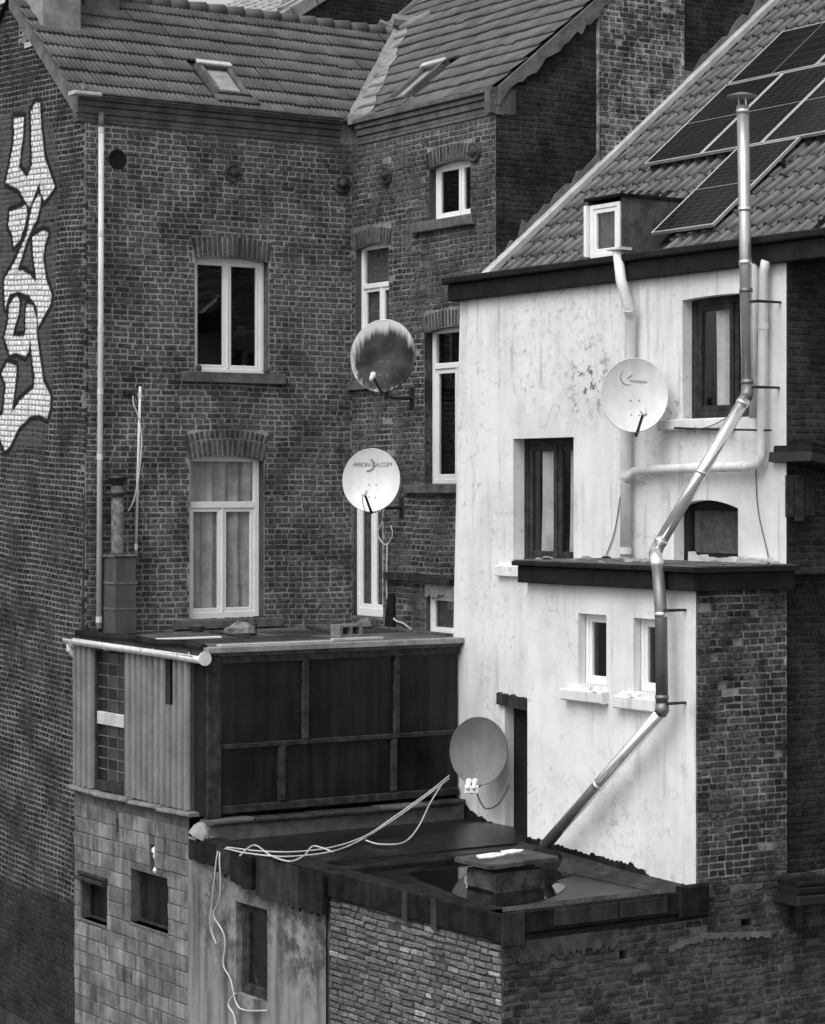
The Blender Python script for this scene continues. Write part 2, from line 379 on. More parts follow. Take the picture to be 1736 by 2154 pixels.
def bricks(F, region, holes, parent, mat, nparts=0, course=0.0705, length=0.212, joint=0.0175, proud=0.007, jit=0.003,
           inside=None, bond='english', seed=1, skip=0.0, paintfn=None, name='brick', wob=0.0):
    """lay bricks over region (u0,u1,v0,v1); the nparts that show largest are objects, the rest one mesh"""
    r = random.Random(seed); u0, u1, v0, v1 = region
    items = []; k = 0; v = v0
    while v < v1:
        hd = (k % 2 == 1) if bond == 'english' else (r.random() < 0.3)
        L = length/2 if hd else length
        u = u0-r.random()*L if bond != 'english' else u0-(0.25*length if hd else r.uniform(0.0, 0.5)*length)
        vc = v+course/2
        cuts = [(a, b) for (a, b, c, d) in holes if c < vc < d]
        while u < u1:
            ll = L
            if bond != 'english': ll = length/2 if r.random() < 0.3 else length
            elif not hd and r.random() < 0.04: ll = length/2
            a, b = max(u, u0), min(u+ll, u1)
            for p, q in (subtract((a, b), cuts) if cuts else [(a, b)]):
                if q-p < 0.035: continue
                c = ((p+q)/2, vc)
                if inside and not inside(*c): continue
                P = F.p(*c)
                if not in_frame(P): continue
                if r.random() < skip: continue
                full = abs((q-p)-length) < 1e-6
                items.append((c[0], c[1], q-p-joint, course-joint, full))
            u += ll
        v += course; k += 1
    org = worg(parent)
    take = set()
    if nparts:
        cand = []
        for i, it in enumerate(items):
            if not it[4]: continue
            p = F.p(it[0], it[1]); x, y, f = proj(p)
            if 5 < x < 1730 and 5 < y < 2150: cand.append((abs(F.N.dot(p.normalized()))/(f*f)*1e4+r.random()*0.6, i))
        cand.sort(reverse=True); take = set(i for _, i in cand[:nparts])
        lib = shape_lib(name, length-joint, course-joint, proud, mat, r, 7, jit)
    mb = MB(); col = []
    for i, (u, v, w, h, full) in enumerate(items):
        rot = r.gauss(0, 0.014); dd = r.gauss(0, proud*0.22); v += r.gauss(0, 0.0015)
        if wob: v += wob*mnoise.noise(Vector((u*1.3, v*0.8, seed)))
        if i in take:
            o = bpy.data.objects.new(name, r.choice(lib)); scene.collection.objects.link(o); o.parent = parent
            m = F.mat(u, v, dd, rot); m.translation = m.translation-org; o.matrix_local = m
            continue
        c, s = math.cos(rot), math.sin(rot); n = len(mb.v)
        if paintfn and paintfn(u, v):      # finer mesh where the painted lettering runs
            nu, nv = max(2, int(w/0.011)), 5
            g = [[None]*(nv+1) for _ in range(nu+1)]
            for a in range(nu+1):
                for b in range(nv+1):
                    pu, pv = u-w/2+w*a/nu, v-h/2+h*b/nv
                    e = min(a, nu-a, b, nv-b); d = proud+dd if e else proud*0.3+dd
                    g[a][b] = len(mb.v); mb.v.append(F.p(pu, pv, d)); col.append(paintfn.color(pu, pv))
            for a in range(nu):
                for b in range(nv): mb.f.append((g[a][b], g[a+1][b], g[a+1][b+1], g[a][b+1])); mb.m.append(0)
            continue
        for (a, b, d) in brick_verts(w, h, proud, r, jit):
            mb.v.append(F.p(u+a*c-b*s, v+a*s+b*c, d+dd))
            if paintfn: col.append((0, 0, 0, 1))
        for q in BF: mb.f.append(tuple(n+x for x in q)); mb.m.append(0)
    if mb.v:
        o = mb.build('brickwork', mat, parent); tag(o, kind='stuff')
        if paintfn:
            ca = o.data.color_attributes.new('paint', 'FLOAT_COLOR', 'POINT'); ca.data.foreach_set('color', [x for c4 in col for x in c4])
        return o

def wall_core(F, region, holes, extra=None, mb=None, rm=0):
    """sheet with openings; holes (u0,u1,v0,v1,depth) get reveals"""
    mb = mb or MB(); u0, u1, v0, v1 = region
    us = sorted({u0, u1, *[x for h in holes for x in h[:2] if u0 < x < u1]}); vv = sorted({v0, v1, *[x for h in holes for x in h[2:4] if v0 < x < v1]})
    for i in range(len(us)-1):
        for j in range(len(vv)-1):
            cu, cv = (us[i]+us[i+1])/2, (vv[j]+vv[j+1])/2
            if any(h[0] < cu < h[1] and h[2] < cv < h[3] for h in holes): continue
            mb.quad(F.p(us[i], vv[j]), F.p(us[i+1], vv[j]), F.p(us[i+1], vv[j+1]), F.p(us[i], vv[j+1]))
    for (a, b, c, d, dep) in holes:
        mb.quad(F.p(a, c), F.p(a, d), F.p(a, d, -dep), F.p(a, c, -dep), rm); mb.quad(F.p(b, d), F.p(b, c), F.p(b, c, -dep), F.p(b, d, -dep), rm)
        mb.quad(F.p(a, d), F.p(b, d), F.p(b, d, -dep), F.p(a, d, -dep), rm); mb.quad(F.p(b, c), F.p(a, c), F.p(a, c, -dep), F.p(b, c, -dep), rm)
    return mb

def window(F, parent, u0, u1, v0, v1, dep, cols=(0.5,), transom=None, fw=0.055, sash=0.045, mf=None, curtain=None, room=0.5, name='window', low=0.0, fold=0.02, ctop=None, spans=((0.0, 1.0),)):
    """frame (outer bars, mullions, sashes) > pane, curtain, interior"""
    mf = mf or m_pvc; mb = MB(); d1 = -dep; d0 = d1-0.06
    B = 0.006
    vb = v0+low
    mb.bbox(F, u0, u0+fw, v0, v1, d0, d1, B); mb.bbox(F, u1-fw, u1, v0, v1, d0, d1, B)
    mb.bbox(F, u0+fw, u1-fw, v1-fw, v1, d0, d1, B); mb.bbox(F, u0+fw, u1-fw, v0, vb+fw, d0, d1, B)
    panes = []
    vt = v1-fw
    if transom is not None:
        mb.bbox(F, u0+fw, u1-fw, transom-fw*0.55, transom+fw*0.55, d0, d1+0.008, B)
        panes.append((u0+fw, u1-fw, transom+fw*0.55, v1-fw, 0.0)); vt = transom-fw*0.55
    xs = [u0+fw]; W = u1-u0-2*fw
    for c in cols: xs.append(u0+fw+W*c)
    xs.append(u1-fw)
    for i in range(len(xs)-1):
        a = xs[i]+(0.012 if i else 0); b = xs[i+1]-(0.012 if i < len(xs)-2 else 0)
        if i: mb.bbox(F, xs[i]-0.012, xs[i]+0.012, vb+fw, vt, d0, d1+0.006, 0.004)
        c, d = vb+fw, vt; s = sash
        for q in ((a, a+s, c, d), (b-s, b, c, d), (a+s, b-s, d-s, d), (a+s, b-s, c, c+s)): mb.bbox(F, *q, d0+0.01, d1-0.012, 0.005)
        panes.append((a+s, b-s, c+s, d-s, 0.0))
    w = mb.build(name, mf, parent)
    for (a, b, c, d, _) in panes:
        g = MB(); g.box(F, a-0.004, b+0.004, c-0.004, d+0.004, d1-0.040, d1-0.032); g.build('pane', m_glass, w)
    for (c0, c1) in (spans if curtain else ()):
        g = MB(); n = 44; top = v1-fw*0.5 if ctop is None else ctop
        rows = [(v0+fw*0.5, 1.0), ((v0+top)/2, 0.92), (top, 0.98)]; ph = rng.random()*6; W_ = u1-u0-0.02
        for j, (v, q) in enumerate(rows):
            for i in range(n+1):
                x = i/n; dd = fold*(math.sin(x*34*(c1-c0)+ph+0.4*j)+0.5*math.sin(x*67*(c1-c0)+ph)); xx = c0+(c1-c0)*(0.5+(x-0.5)*q)
                g.v.append(F.p(u0+0.01+W_*xx, v, d1-0.085+dd))
        for j in range(2):
            for i in range(n): g.f.append((j*(n+1)+i, j*(n+1)+i+1, (j+1)*(n+1)+i+1, (j+1)*(n+1)+i)); g.m.append(0)
        g.build('curtain', curtain, w, True)
    g = MB(); e = d1-room
    g.quad(F.p(u0, v0, e), F.p(u1, v0, e), F.p(u1, v1, e), F.p(u0, v1, e))
    for q in (((u0, v0), (u0, v1)), ((u1, v1), (u1, v0)), ((u0, v1), (u1, v1)), ((u1, v0), (u0, v0))):
        (a, b), (c, d) = q; g.quad(F.p(a, b, d0), F.p(c, d, d0), F.p(c, d, e), F.p(a, b, e))
    g.build('room', m_dark, w)
    return w

def arch(F, parent, u0, u1, vs, vc, h, mat, matm, rings=1, n=None, proud=0.014, deep=0.10):
    """segmental brick arch: springing height vs, crown vc, ring height h ; single bricks"""
    um = (u0+u1)/2; hw = (u1-u0)/2; rise = max(vc-vs, 0.004); R = (hw*hw+rise*rise)/(2*rise); cv = vc-R
    a0 = math.asin(min(1, hw/R))
    back = MB(); K = 14; pts = []
    for i in range(K+1):
        a = -a0+2*a0*i/K; pts.append((um+R*math.sin(a), cv+R*math.cos(a)))
    for i in range(K+1):
        a = a0-2*a0*i/K; pts.append((um+(R+h*rings)*math.sin(a), cv+(R+h*rings)*math.cos(a)))
    back.prism(F, pts, -deep, 0.002); arc = back.build('arch', matm, parent)
    org = worg(arc)
    for q in range(rings):
        RR = R+h*q; nn = n or int(2*a0*(RR+h/2)/0.072); lib = shape_lib('arch_brick', 2*a0*(RR+h/2)/nn-0.018, h-0.018, proud, mat, rng, 4)
        for i in range(nn):
            a = -a0+2*a0*(i+0.5)/nn; o = bpy.data.objects.new('arch_brick', rng.choice(lib)); scene.collection.objects.link(o); o.parent = arc
            m = F.mat(um+(RR+h/2)*math.sin(a), cv+(RR+h/2)*math.cos(a), rng.gauss(0, 0.002), -a+rng.gauss(0, 0.01)); m.translation = m.translation-org; o.matrix_local = m
    return arc

def tile_lib(kind, w, l, mat, r, n=4):
    out = []
    for k in range(n):
        mb = MB(); prof = []
        if kind == 'rib':                    # flat interlocking tile with three soft ribs
            N = 18
            for i in range(N+1):
                x = i/N; prof.append((x*w, 0.013*(0.5-0.5*math.cos(2*math.pi*x*3))))
        else:                                # pantile: shallow pan and a raised roll
            N = 14
            for i in range(N+1):
                x = i/N; hgt = -0.030*math.sin(math.pi*x/0.55)**2 if x < 0.55 else 0.050*max(0.0, math.sin(math.pi*(x-0.55)/0.45))**0.55
                prof.append((x*w, hgt))
        j1, j2 = r.uniform(-.004, .004), r.uniform(-.003, .003); N = len(prof)-1
        for (v, d) in ((l, 0.0), (0.0, 0.034), (0.0, 0.004)):
            for (x, hh) in prof: mb.v.append(Vector((x+(j1 if v else 0), v, d+hh+(j2 if not v else 0))))
        for b in range(2):
            for i in range(N): mb.f.append((b*(N+1)+i, (b+1)*(N+1)+i, (b+1)*(N+1)+i+1, b*(N+1)+i+1)); mb.m.append(0)
        out.append(mb.mesh('tile', Vector((0, 0, 0)), mat, False))
        for p in out[-1].polygons: p.use_smooth = p.index < N
    return out

def tiles(F, u0, u1, v0, v1, w, pitch, kind, mat, parent, nparts, inside, seed=3, lap=0.06):
    r = random.Random(seed); lib = tile_lib(kind, w, pitch+lap, mat, r); items = []
    nr = int((v1-v0)/pitch+0.5); nc = int((u1-u0)/w)+1
    for j in range(nr):
        off = r.uniform(-0.006, 0.006)
        for i in range(nc):
            u, v = u0+i*w+off, v0+j*pitch
            if not inside(u+w/2, v+pitch/2): continue
            p = F.p(u+w/2, v+pitch/2)
            if not in_frame(p): continue
            x, y, f = proj(p); ok = 2 < x < 1734 and 2 < y < 2152
            wv = mnoise.noise(Vector((u*0.7, v*0.9, seed))); items.append((ok, -f, u, v+r.uniform(-0.010, 0.010)+0.018*wv-(0.05 if r.random() < 0.006 else 0), r.gauss(0, 0.012), r.choice(lib), r.uniform(0, 0.008)+0.008*wv))
    items.sort(key=lambda t: (t[0], t[1]), reverse=True); org = worg(parent); rest = MB()
    for k, (ok, f, u, v, rot, me, d) in enumerate(items):
        m = F.mat(u, v, d, rot)
        if k < nparts:
            o = bpy.data.objects.new('tile', me); scene.collection.objects.link(o); o.parent = parent
            m.translation = m.translation-org; o.matrix_local = m
        else:
            n = len(rest.v); rest.v += [m @ q.co for q in me.vertices]
            for p in me.polygons: rest.f.append(tuple(n+i for i in p.vertices)); rest.m.append(0)
    if rest.v: tag(rest.build('tiling', mat, parent), kind='stuff')

def ragged(F, pts, h0, jitter, d0, d1, step=0.05, seed=1, ragbottom=False):
    """band along a polyline (u,v) whose upper (or lower) edge is torn"""
    r = random.Random(seed); top = []
    for i in range(len(pts)-1):
        (a, b), (c, d) = pts[i], pts[i+1]; n = max(1, int(math.hypot(c-a, d-b)/step))
        for k in range(n): t = k/n; top.append((a+(c-a)*t, b+(d-b)*t))
    top.append(pts[-1]); mb = MB()
    jag = [r.gauss(0, jitter) for _ in top]
    lo = [(u, v-h0+(j if ragbottom else 0)) for (u, v), j in zip(top, jag)]; hi = [(u, v+(0 if ragbottom else j)) for (u, v), j in zip(top, jag)]
    for i in range(len(top)-1): mb.prism(F, [lo[i], lo[i+1], hi[i+1], hi[i]], d0, d1)
    return mb

def smooth_path(pts, k=6):
    out = []; P = [pts[0]]+list(pts)+[pts[-1]]
    for i in range(1, len(P)-2):
        a, b, c, d = P[i-1], P[i], P[i+1], P[i+2]
        for j in range(k):
            t = j/k; out.append(0.5*((2*b)+(c-a)*t+(2*a-5*b+4*c-d)*t*t+(3*b-a-3*c+d)*t**3))
    out.append(pts[-1]); return out

# ================================================================== ground
g = MB(); S = 400
g.quad(Vector((-S, -S, -H)), Vector((S, -S, -H)), Vector((S, S, -H)), Vector((-S, S, -H)))
tag(g.build('ground', m_yard), kind='structure')

# ================================================================== left brick house
YM, XG = 27.0, 13.05
Fm = FB(YM); Fg = FA(XG)
house = thing('brick_house', (XG, YM, -H), 'dark brick house with graffiti on its gable wall and two tall white windows', 'house')
def rectpx(F, x0, x1, y0, y1, xm=None, ym=None):
    xm = xm or (x0+x1)/2; ym = ym or (y0+y1)/2
    u0 = F.uv(x0, ym)[0]; u1 = F.uv(x1, ym)[0]; return u0, u1, F.uv(xm, y1)[1], F.uv(xm, y0)[1]
w1 = rectpx(Fm, 410, 565, 540, 785); w2 = rectpx(Fm, 399, 555, 958, 1303)
UM0, UM1 = XG, 16.94
vent = Fm.uv(247, 335)
holes = [w1+(0.12,), w2+(0.12,)]
wall = wall_core(Fm, (UM0, UM1, -4.5, 4.9), holes, rm=1).build('facade_wall', [m_mortar, m_brick], house)
ah1 = 0.27; ah2 = 0.115
bh = [w1, w2, (w1[0]-0.03, w1[1]+0.03, w1[3]-0.10, w1[3]+ah1+0.01), (w2[0]-0.03, w2[1]+0.03, w2[3]-0.10, w2[3]+0.36),
      (vent[0]-0.1, vent[0]+0.1, vent[1]-0.12, vent[1]+0.12)]
bricks(Fm, (UM0+0.004, UM1, -1.85, 4.62), bh, wall, m_brick, nparts=300, seed=11, wob=0.018, jit=0.005)
arch(Fm, house, w1[0]-0.02, w1[1]+0.02, w1[3]-0.045, w1[3]-0.005, ah1, m_brick, m_mortar)
a2 = arch(Fm, house, w2[0]-0.02, w2[1]+0.02, w2[3]-0.07, w2[3]-0.005, 0.225, m_brick, m_mortar, proud=0.02)
arch(Fm, house, w2[0]-0.06, w2[1]+0.06, w2[3]+0.145, w2[3]+0.225, 0.115, m_brick, m_mortar)
window(Fm, house, w1[0], w1[1], w1[2], w1[3], 0.12, cols=(0.5,), fw=0.06, sash=0.05, curtain=None, room=0.8)
window(Fm, house, w2[0], w2[1], w2[2], w2[3], 0.12, cols=(0.5,), transom=Fm.uv(470, 1062)[1], fw=0.075, sash=0.05, curtain=m_curt, room=0.4, low=0.02)
sb = MB(); s1 = rectpx(Fm, 380, 596, 784, 806); sb.bbox(Fm, s1[0], s1[1], s1[2], s1[3], -0.12, 0.07, 0.008); sb.build('window_sill', m_sill, house)
sb = MB(); s2 = rectpx(Fm, 364, 592, 1302, 1321); sb.bbox(Fm, s2[0], s2[1], s2[2], s2[3], -0.12, 0.08, 0.008); sb.build('window_sill', m_sill, house)
# vent (dark disc on the wall, painted for the shade of a hole), iron tie plates
v = MB(); v.lathe(Fm.p(vent[0], vent[1], 0.0), Fm.N, [(0.125, 0), (0.125, 0.014), (0.10, 0.016), (0.095, 0.003)], 18); v.build('vent_dark_disc', m_dark, house)
def rosette(F, px, py, r, parent):
    u, w = F.uv(px, py); mb = MB()
    mb.lathe(F.p(u, w, 0.0), F.N, [(r, 0), (r, 0.03), (r*0.85, 0.045), (r*0.55, 0.035), (r*0.35, 0.07), (r*0.1, 0.09)], 16)
    mb.box(F, u-r*0.9, u+r*0.9, w-0.012, w+0.012, 0.045, 0.06); return mb.build('tie_plate', m_brick2, parent, False)
rosette(Fm, 490, 364, 0.125, house); rosette(Fm, 718, 388, 0.125, house)
# cornice
EZ = 4.9
def cornice(F, u0, u1, z, parent, m=m_corn):
    mb = MB()
    for (a, b, d) in ((-0.30, -0.255, 0.022), (-0.253, -0.19, 0.012), (-0.188, -0.10, 0.035), (-0.098, -0.03, 0.06), (-0.028, 0.03, 0.10)):
        mb.bbox(F, u0, u1, z+a, z+b, -0.1, d, 0.01)
    return mb.build('cornice', m, parent)
cornice(Fm, XG-0.12, 16.75, EZ, house)
# gable wall with graffiti
TILT = math.radians(3.0)
Fgt = Frame((XG, -27.0+27.0, 0), (0, -math.cos(TILT), -math.sin(TILT)), (0, -math.sin(TILT), math.cos(TILT)))
Fgt.O = Vector((XG, YM, 0))
def c1(pts): return [(x*.27036, y*.27036) for x, y in pts]
def c2(pts): return [(x*.27036, y*.27036+469.3) for x, y in pts]
G = [c1([(110,915),(190,910),(180,1080),(150,1300),(215,1380),(255,1280),(245,870),(280,800),(315,800),(325,1000),(350,1220),(400,1370),(430,1450),(400,1500),(350,1560),(325,1500),(310,1420),(280,1500),(235,1610),(200,1560),(150,1470),(50,1420),(75,1310),(100,1170),(115,1060)]),
     c1([(80,1650),(210,1595),(215,1670)])+c2([(185,50),(165,120),(110,185),(105,100),(70,20)]),
     c1([(255,1600),(300,1515),(320,1530),(320,1600),(280,1736)])+c2([(270,0),(215,130),(140,370),(180,370),(240,410),(290,460),(265,250),(255,110),(340,60),(380,80),(350,170),(340,280),(360,430),(405,560),(400,620),(320,770),(300,800),(290,650),(230,560),(150,530),(80,550),(45,660),(35,450),(60,400),(100,340),(170,190),(215,80)]),
     c2([(130,565),(155,590),(150,700),(110,830),(105,880),(190,885),(205,840),(205,700),(215,630),(260,640),(290,760),(290,890),(310,1010),(340,1230),(395,1340),(395,1430),(370,1520),(310,1490),(240,1500),(150,1590),(80,1736),(45,1770),(15,1700),(-20,1650),(-20,1530),(30,1480),(50,1250),(15,1170),(60,1090),(130,1110),(130,1200),(110,1350),(95,1480),(160,1380),(270,1280),(275,1200),(255,1040),(240,890),(225,1000),(200,1040),(140,1005),(80,1020),(40,890),(70,760),(75,640)])]
HALO = c1([(20,900),(260,780),(420,980),(480,1400),(470,1700),(-60,1720),(-60,1000)])+[]
HALO2 = c2([(-60,0),(450,0),(440,420),(430,560),(400,900),(420,1250),(410,1500),(330,1736),(240,1736),(60,1790),(-60,1736)])
Gw = [[Fgt.uv(x, y) for x, y in P] for P in G]; Hw = [[Fgt.uv(x, y) for x, y in P] for P in (HALO, HALO2)]
def pip(P, u, v):
    c = False; j = len(P)-1
    for i in range(len(P)):
        a, b = P[i], P[j]
        if (a[1] > v) != (b[1] > v) and u < (b[0]-a[0])*(v-a[1])/(b[1]-a[1])+a[0]: c = not c
        j = i
    return c
def segd(P, u, v):
    best = 9
    for i in range(len(P)):
        a, b = P[i-1], P[i]; dx, dy = b[0]-a[0], b[1]-a[1]; q = dx*dx+dy*dy or 1e-9
        t = max(0, min(1, ((u-a[0])*dx+(v-a[1])*dy)/q)); best = min(best, math.hypot(u-a[0]-dx*t, v-a[1]-dy*t))
    return best
gb = (min(p[0] for P in Gw for p in P)-0.15, max(p[0] for P in Gw for p in P)+0.15, min(p[1] for P in Gw for p in P)-0.15, max(p[1] for P in Gw for p in P)+0.15)
class Paint:
    def __call__(s, u, v): return gb[0] < u < gb[1] and gb[2] < v < gb[3]
    def color(s, u, v):
        d = min(segd(P, u, v) for P in Gw); ins = any(pip(P, u, v) for P in Gw); sdn = d if ins else -d
        sdn += 0.012*mnoise.noise(Vector((u*9, v*9, 3))); w = max(0, min(1, 0.5+sdn/0.022))
        return (w, 0 if ins else max(0, min(1, (0.085-d)/0.02)), 1 if any(pip(P, u, v) for P in Hw) else 0, 1)
paint = Paint()
SL = 0.82
def gable_top(y): return EZ-0.05+SL*(y-27.1)
YB = 31.5
gm = MB()
gm.poly([Fg.p(-YB, -H), Fg.p(-YM, -H), Fg.p(-YM, EZ-0.1), Fg.p(-29.1, gable_top(29.1)), Fg.p(-YB, gable_top(29.1)-0.8)])
gw = gm.build('gable_wall', m_mortard, house)
gm = MB(); col = []                       # mortar face carrying the painted lettering
def inside_gable(u, v):
    p = Fgt.p(u, v); return p.y > YM+0.01 and p.y < 31 and p.z < gable_top(min(p.y, 29.1))-0.02
NU, NV = 150, 420
Fgo = Frame(Fgt.O+Vector((-0.004, 0, 0)), Fgt.U, Fgt.V)
uu = [-4.3, gb[0]]+[gb[0]+(gb[1]-gb[0])*i/NU for i in range(1, NU+1)]+[0.0]
vvv = [-6.9, -5.0, gb[2]]+[gb[2]+(gb[3]-gb[2])*i/NV for i in range(1, NV+1)]
idx = {}
for i, u in enumerate(uu):
    for j, w in enumerate(vvv):
        idx[i, j] = len(gm.v); q = Fgo.p(u, w); q.y = max(q.y, YM); gm.v.append(q); col.append(paint.color(u, w) if paint(u, w) else (0, 0, 0, 1))
for i in range(len(uu)-1):
    for j in range(len(vvv)-1): gm.f.append((idx[i, j], idx[i+1, j], idx[i+1, j+1], idx[i, j+1])); gm.m.append(0)
TOPV = vvv[-1]; n0 = len(gm.v)
up = [(-4.3, TOPV), (0.0, TOPV), (0.0, EZ-0.15), (-2.0, gable_top(29.0)+0.02), (-2.2, gable_top(29.1)), (-4.3, gable_top(29.1))]
pts = [Fgo.p(*up[0])]+[Vector((Fgo.O.x, max(YM, Fgo.p(*up[1]).y), Fgo.p(*up[1]).z))]+[Vector((Fgo.O.x, YM, EZ-0.15)), Vector((Fgo.O.x, 29.1, gable_top(29.1))), Vector((Fgo.O.x, 31.3, gable_top(29.1)-0.2))]
pts[0] = Fgo.p(-4.3, TOPV-0.7); pts[1] = pts[1]-Vector((0, 0, 0.7)); pts = [p+Vector((0.002, 0, 0)) for p in pts]; gm.poly(pts); col += [(0, 0, 0, 1)]*len(pts)
gj = gm.build('gable_joints', m_mortarp, gw)
ca = gj.data.color_attributes.new('paint', 'FLOAT_COLOR', 'POINT'); ca.data.foreach_set('color', [x for c4 in col for x in c4])
Fgb = Frame(Fgt.O+Vector((-0.006, 0, 0)), Fgt.U, Fgt.V)
bricks(Fgb, (-4.2, 0.3, -6.9, 7.0), [], gw, m_brickp, nparts=0, seed=21, inside=inside_gable, paintfn=paint, proud=0.004, joint=0.021, wob=0.02)
# main roof
sl = math.atan(SL)
Fr = Frame((0, 26.98, EZ+0.02), (1, 0, 0), (0, math.cos(sl), math.sin(sl)))
RL = 2.1/math.cos(sl)
rb = MB(); rb.poly([Fr.p(12.98, 0.02, -0.02), Fr.p(16.98, 0.02, -0.02), Fr.p(16.98+RL*math.cos(sl), RL, -0.02), Fr.p(12.98, RL, -0.02)])
rb.quad(Vector((12.98, 29.08, EZ+1.7)), Vector((19.1, 29.08, EZ+1.7)), Vector((19.1, 32, EZ-0.6)), Vector((12.98, 32, EZ-0.6)))
roof = rb.build('roof', m_under, house)
sky1 = [Fr.uv(*p) for p in ((405, 140), (465, 143), (527, 207), (465, 205))]
sk_u0, sk_u1, sk_v0, sk_v1 = Fr.uv(455, 203)[0], Fr.uv(520, 207)[0], Fr.uv(490, 207)[1], Fr.uv(440, 141)[1]
def in_r1(u, v):
    if v*math.cos(sl) > (u-16.98)+3.0*0+0 and u > 16.98 and (v*math.cos(sl)) < (u-16.98): return False
    if sk_u0-0.08 < u < sk_u1+0.08 and sk_v0-0.05 < v < sk_v1-0.02: return False
    return v*math.cos(sl) > (u-16.98) if u > 16.98 else u > 12.9
tiles(Fr, 12.90, 19.2, -0.03, RL, 0.205, 0.305, 'rib', m_tile, roof, 300, in_r1)
rt = MB()
for i in range(22):
    u = 12.95+i*0.29
    if u > 18.95: break
    P0, P1 = Fr.p(u, RL+0.01, 0.0), Fr.p(u+0.31, RL+0.01, 0.015); t = MB(); t.tube([P0, P1], 0.085, 10, r1=0.098); t.build('ridge_tile', m_tile, roof, True)
# verge board along the gable
vb = MB(); vb.prism(Fg, [(-27.0, EZ-0.28), (-26.95, EZ-0.02), (-29.08, gable_top(29.08)+0.12), (-29.08, gable_top(29.08)-0.12)], 0.008, 0.09); vb.build('verge_board', m_cemd, house)
# chimney block at the verge
ch = MB(); c0 = onX(78, 72, XG-0.1); FcB = FB(28.25)
cu0, cu1 = FcB.uv(83, 40)[0], FcB.uv(172, 40)[0]; cz = FcB.uv(120, 78)[1]; cu0 = max(cu0, XG-0.01)
ch.bbox(FcB, cu0, cu1, cz-0.02, 8.3, -0.7, 0.0, 0.02); chm = ch.build('chimney', M('chimney_render', 0.17, 0.30, 5, 0.9, 0.6, 20), house)
fl = MB(); fl.bbox(FcB, cu0-0.01, cu1+0.04, cz-0.09, cz-0.022, -0.5, 0.05, 0.01); fl.build('chimney_flashing', m_zinc, chm)
lb = MB(); FcC = FB(28.75); lu0, lu1 = FcC.uv(175, 30)[0], FcC.uv(262, 30)[0]; lz = FcC.uv(220, 52)[1]
lb.bbox(FcC, lu0, lu1, lz-0.25, lz+0.10, -0.5, 0.0, 0.02); lb.bbox(FcC, lu0+0.03, lu1-0.05, lz+0.102, 8.2, -0.48, -0.03, 0.02); lb.build('chimney_base', m_cemd, house)
# roof window
def roof_window(F, parent, u0, u1, v0, v1, d=0.09, glassm=None):
    mb = MB(); w = 0.055
    for q in ((u0, u0+w, v0, v1), (u1-w, u1, v0, v1), (u0+w, u1-w, v0, v0+w), (u0+w, u1-w, v1-0.12, v1)): mb.bbox(F, *q, -0.02, d, 0.008)
    o = mb.build('skylight', m_sill, parent)
    mb = MB(); mb.box(F, u0+w, u1-w, v0+w, v1-0.12, d-0.04, d-0.03); mb.build('pane', m_glass, o)
    mb = MB(); mb.box(F, u0+w, u1-w, v0+w, v1-0.12, d-0.075, d-0.065); mb.build('pale_backing', glassm or m_curt, o)  # pale sheet close behind the pane
    mb = MB(); mb.bbox(F, u0-0.02, u1+0.02, v1-0.11, v1-0.02, d+0.003, d+0.03, 0.008); mb.build('top_cover', m_zinc, o)
    mb = MB(); mb.bbox(F, u0-0.06, u1+0.1, v0-0.16, v0-0.01, 0.03, 0.06, 0.01); mb.build('flashing', m_feltg, o)
    return o
roof_window(Fr, house, sk_u0, sk_u1, sk_v0, sk_v1)
# eave gutter end and trim
gt = MB(); gt.bbox(Fm, 12.80, 13.18, EZ+0.00, EZ+0.045, 0.05, 0.22, 0.01); gt.build('gutter_end', m_zinc, house)
gt = MB(); gt.bbox(Fm, 13.19, 16.72, EZ-0.03+0.062, EZ+0.055, 0.10, 0.19, 0.004); gt.build('gutter', m_corn, house)

# ================================================================== second brick house (behind the inner corner)
XS, YP = 16.94, 23.72
Fs = FA(XS); Fp = FB(YP)
house2 = thing('brick_house', (XS, YP, -H), 'brick house set back behind the inner corner, small square window under the eave', 'house')
s_w1 = rectpx(Fs, 903, 990, 338, 458); s_w2 = rectpx(Fs, 748, 818, 512, 802); s_w3 = rectpx(Fs, 893, 1000, 686, 1018)
s_w4 = rectpx(Fs, 744, 806, 985, 1297); s_w5 = rectpx(Fs, 897, 985, 1250, 1337)
sh = [s_w1+(0.10,), s_w2+(0.09,), s_w3+(0.12,), s_w4+(0.05,), s_w5+(0.06,)]
wall2 = wall_core(Fs, (-YM, -YP, -4.5, 4.9), sh, rm=1).build('facade_wall', [m_mortar2, m_brick2], house2)
pl = rectpx(Fs, 728, 866, 822, 965)       # rendered patch below a sill
sbh = [x[:4] for x in sh]+[(s_w1[0]-0.03, s_w1[1]+0.1, s_w1[3]-0.1, s_w1[3]+0.24), (s_w2[0]-0.1, s_w2[1]+0.06, s_w2[3]-0.1, s_w2[3]+0.24), (s_w3[0]-0.03, s_w3[1]+0.1, s_w3[3]-0.1, s_w3[3]+0.25)]
bricks(Fs, (-YM, -YP, -1.9, 4.62), sbh, wall2, m_brick2, nparts=200, seed=31, jit=0.006, wob=0.022, skip=0.015)
for w_, cc in ((s_w1, 0.06), (s_w2, 0.06), (s_w3, 0.06)):
    arch(Fs, house2, w_[0]-0.03, w_[1]+0.05, w_[3]-cc, w_[3]-0.004, 0.22, m_brick2, m_mortar2)
window(Fs, house2, s_w1[0], s_w1[1], s_w1[2], s_w1[3], 0.10, cols=(0.62,), fw=0.05, sash=0.045, room=0.5)
window(Fs, house2, s_w2[0], s_w2[1], s_w2[2], s_w2[3], 0.09, cols=(0.62,), transom=Fs.uv(790, 598)[1], fw=0.06, sash=0.045, curtain=m_curtd, room=0.5)
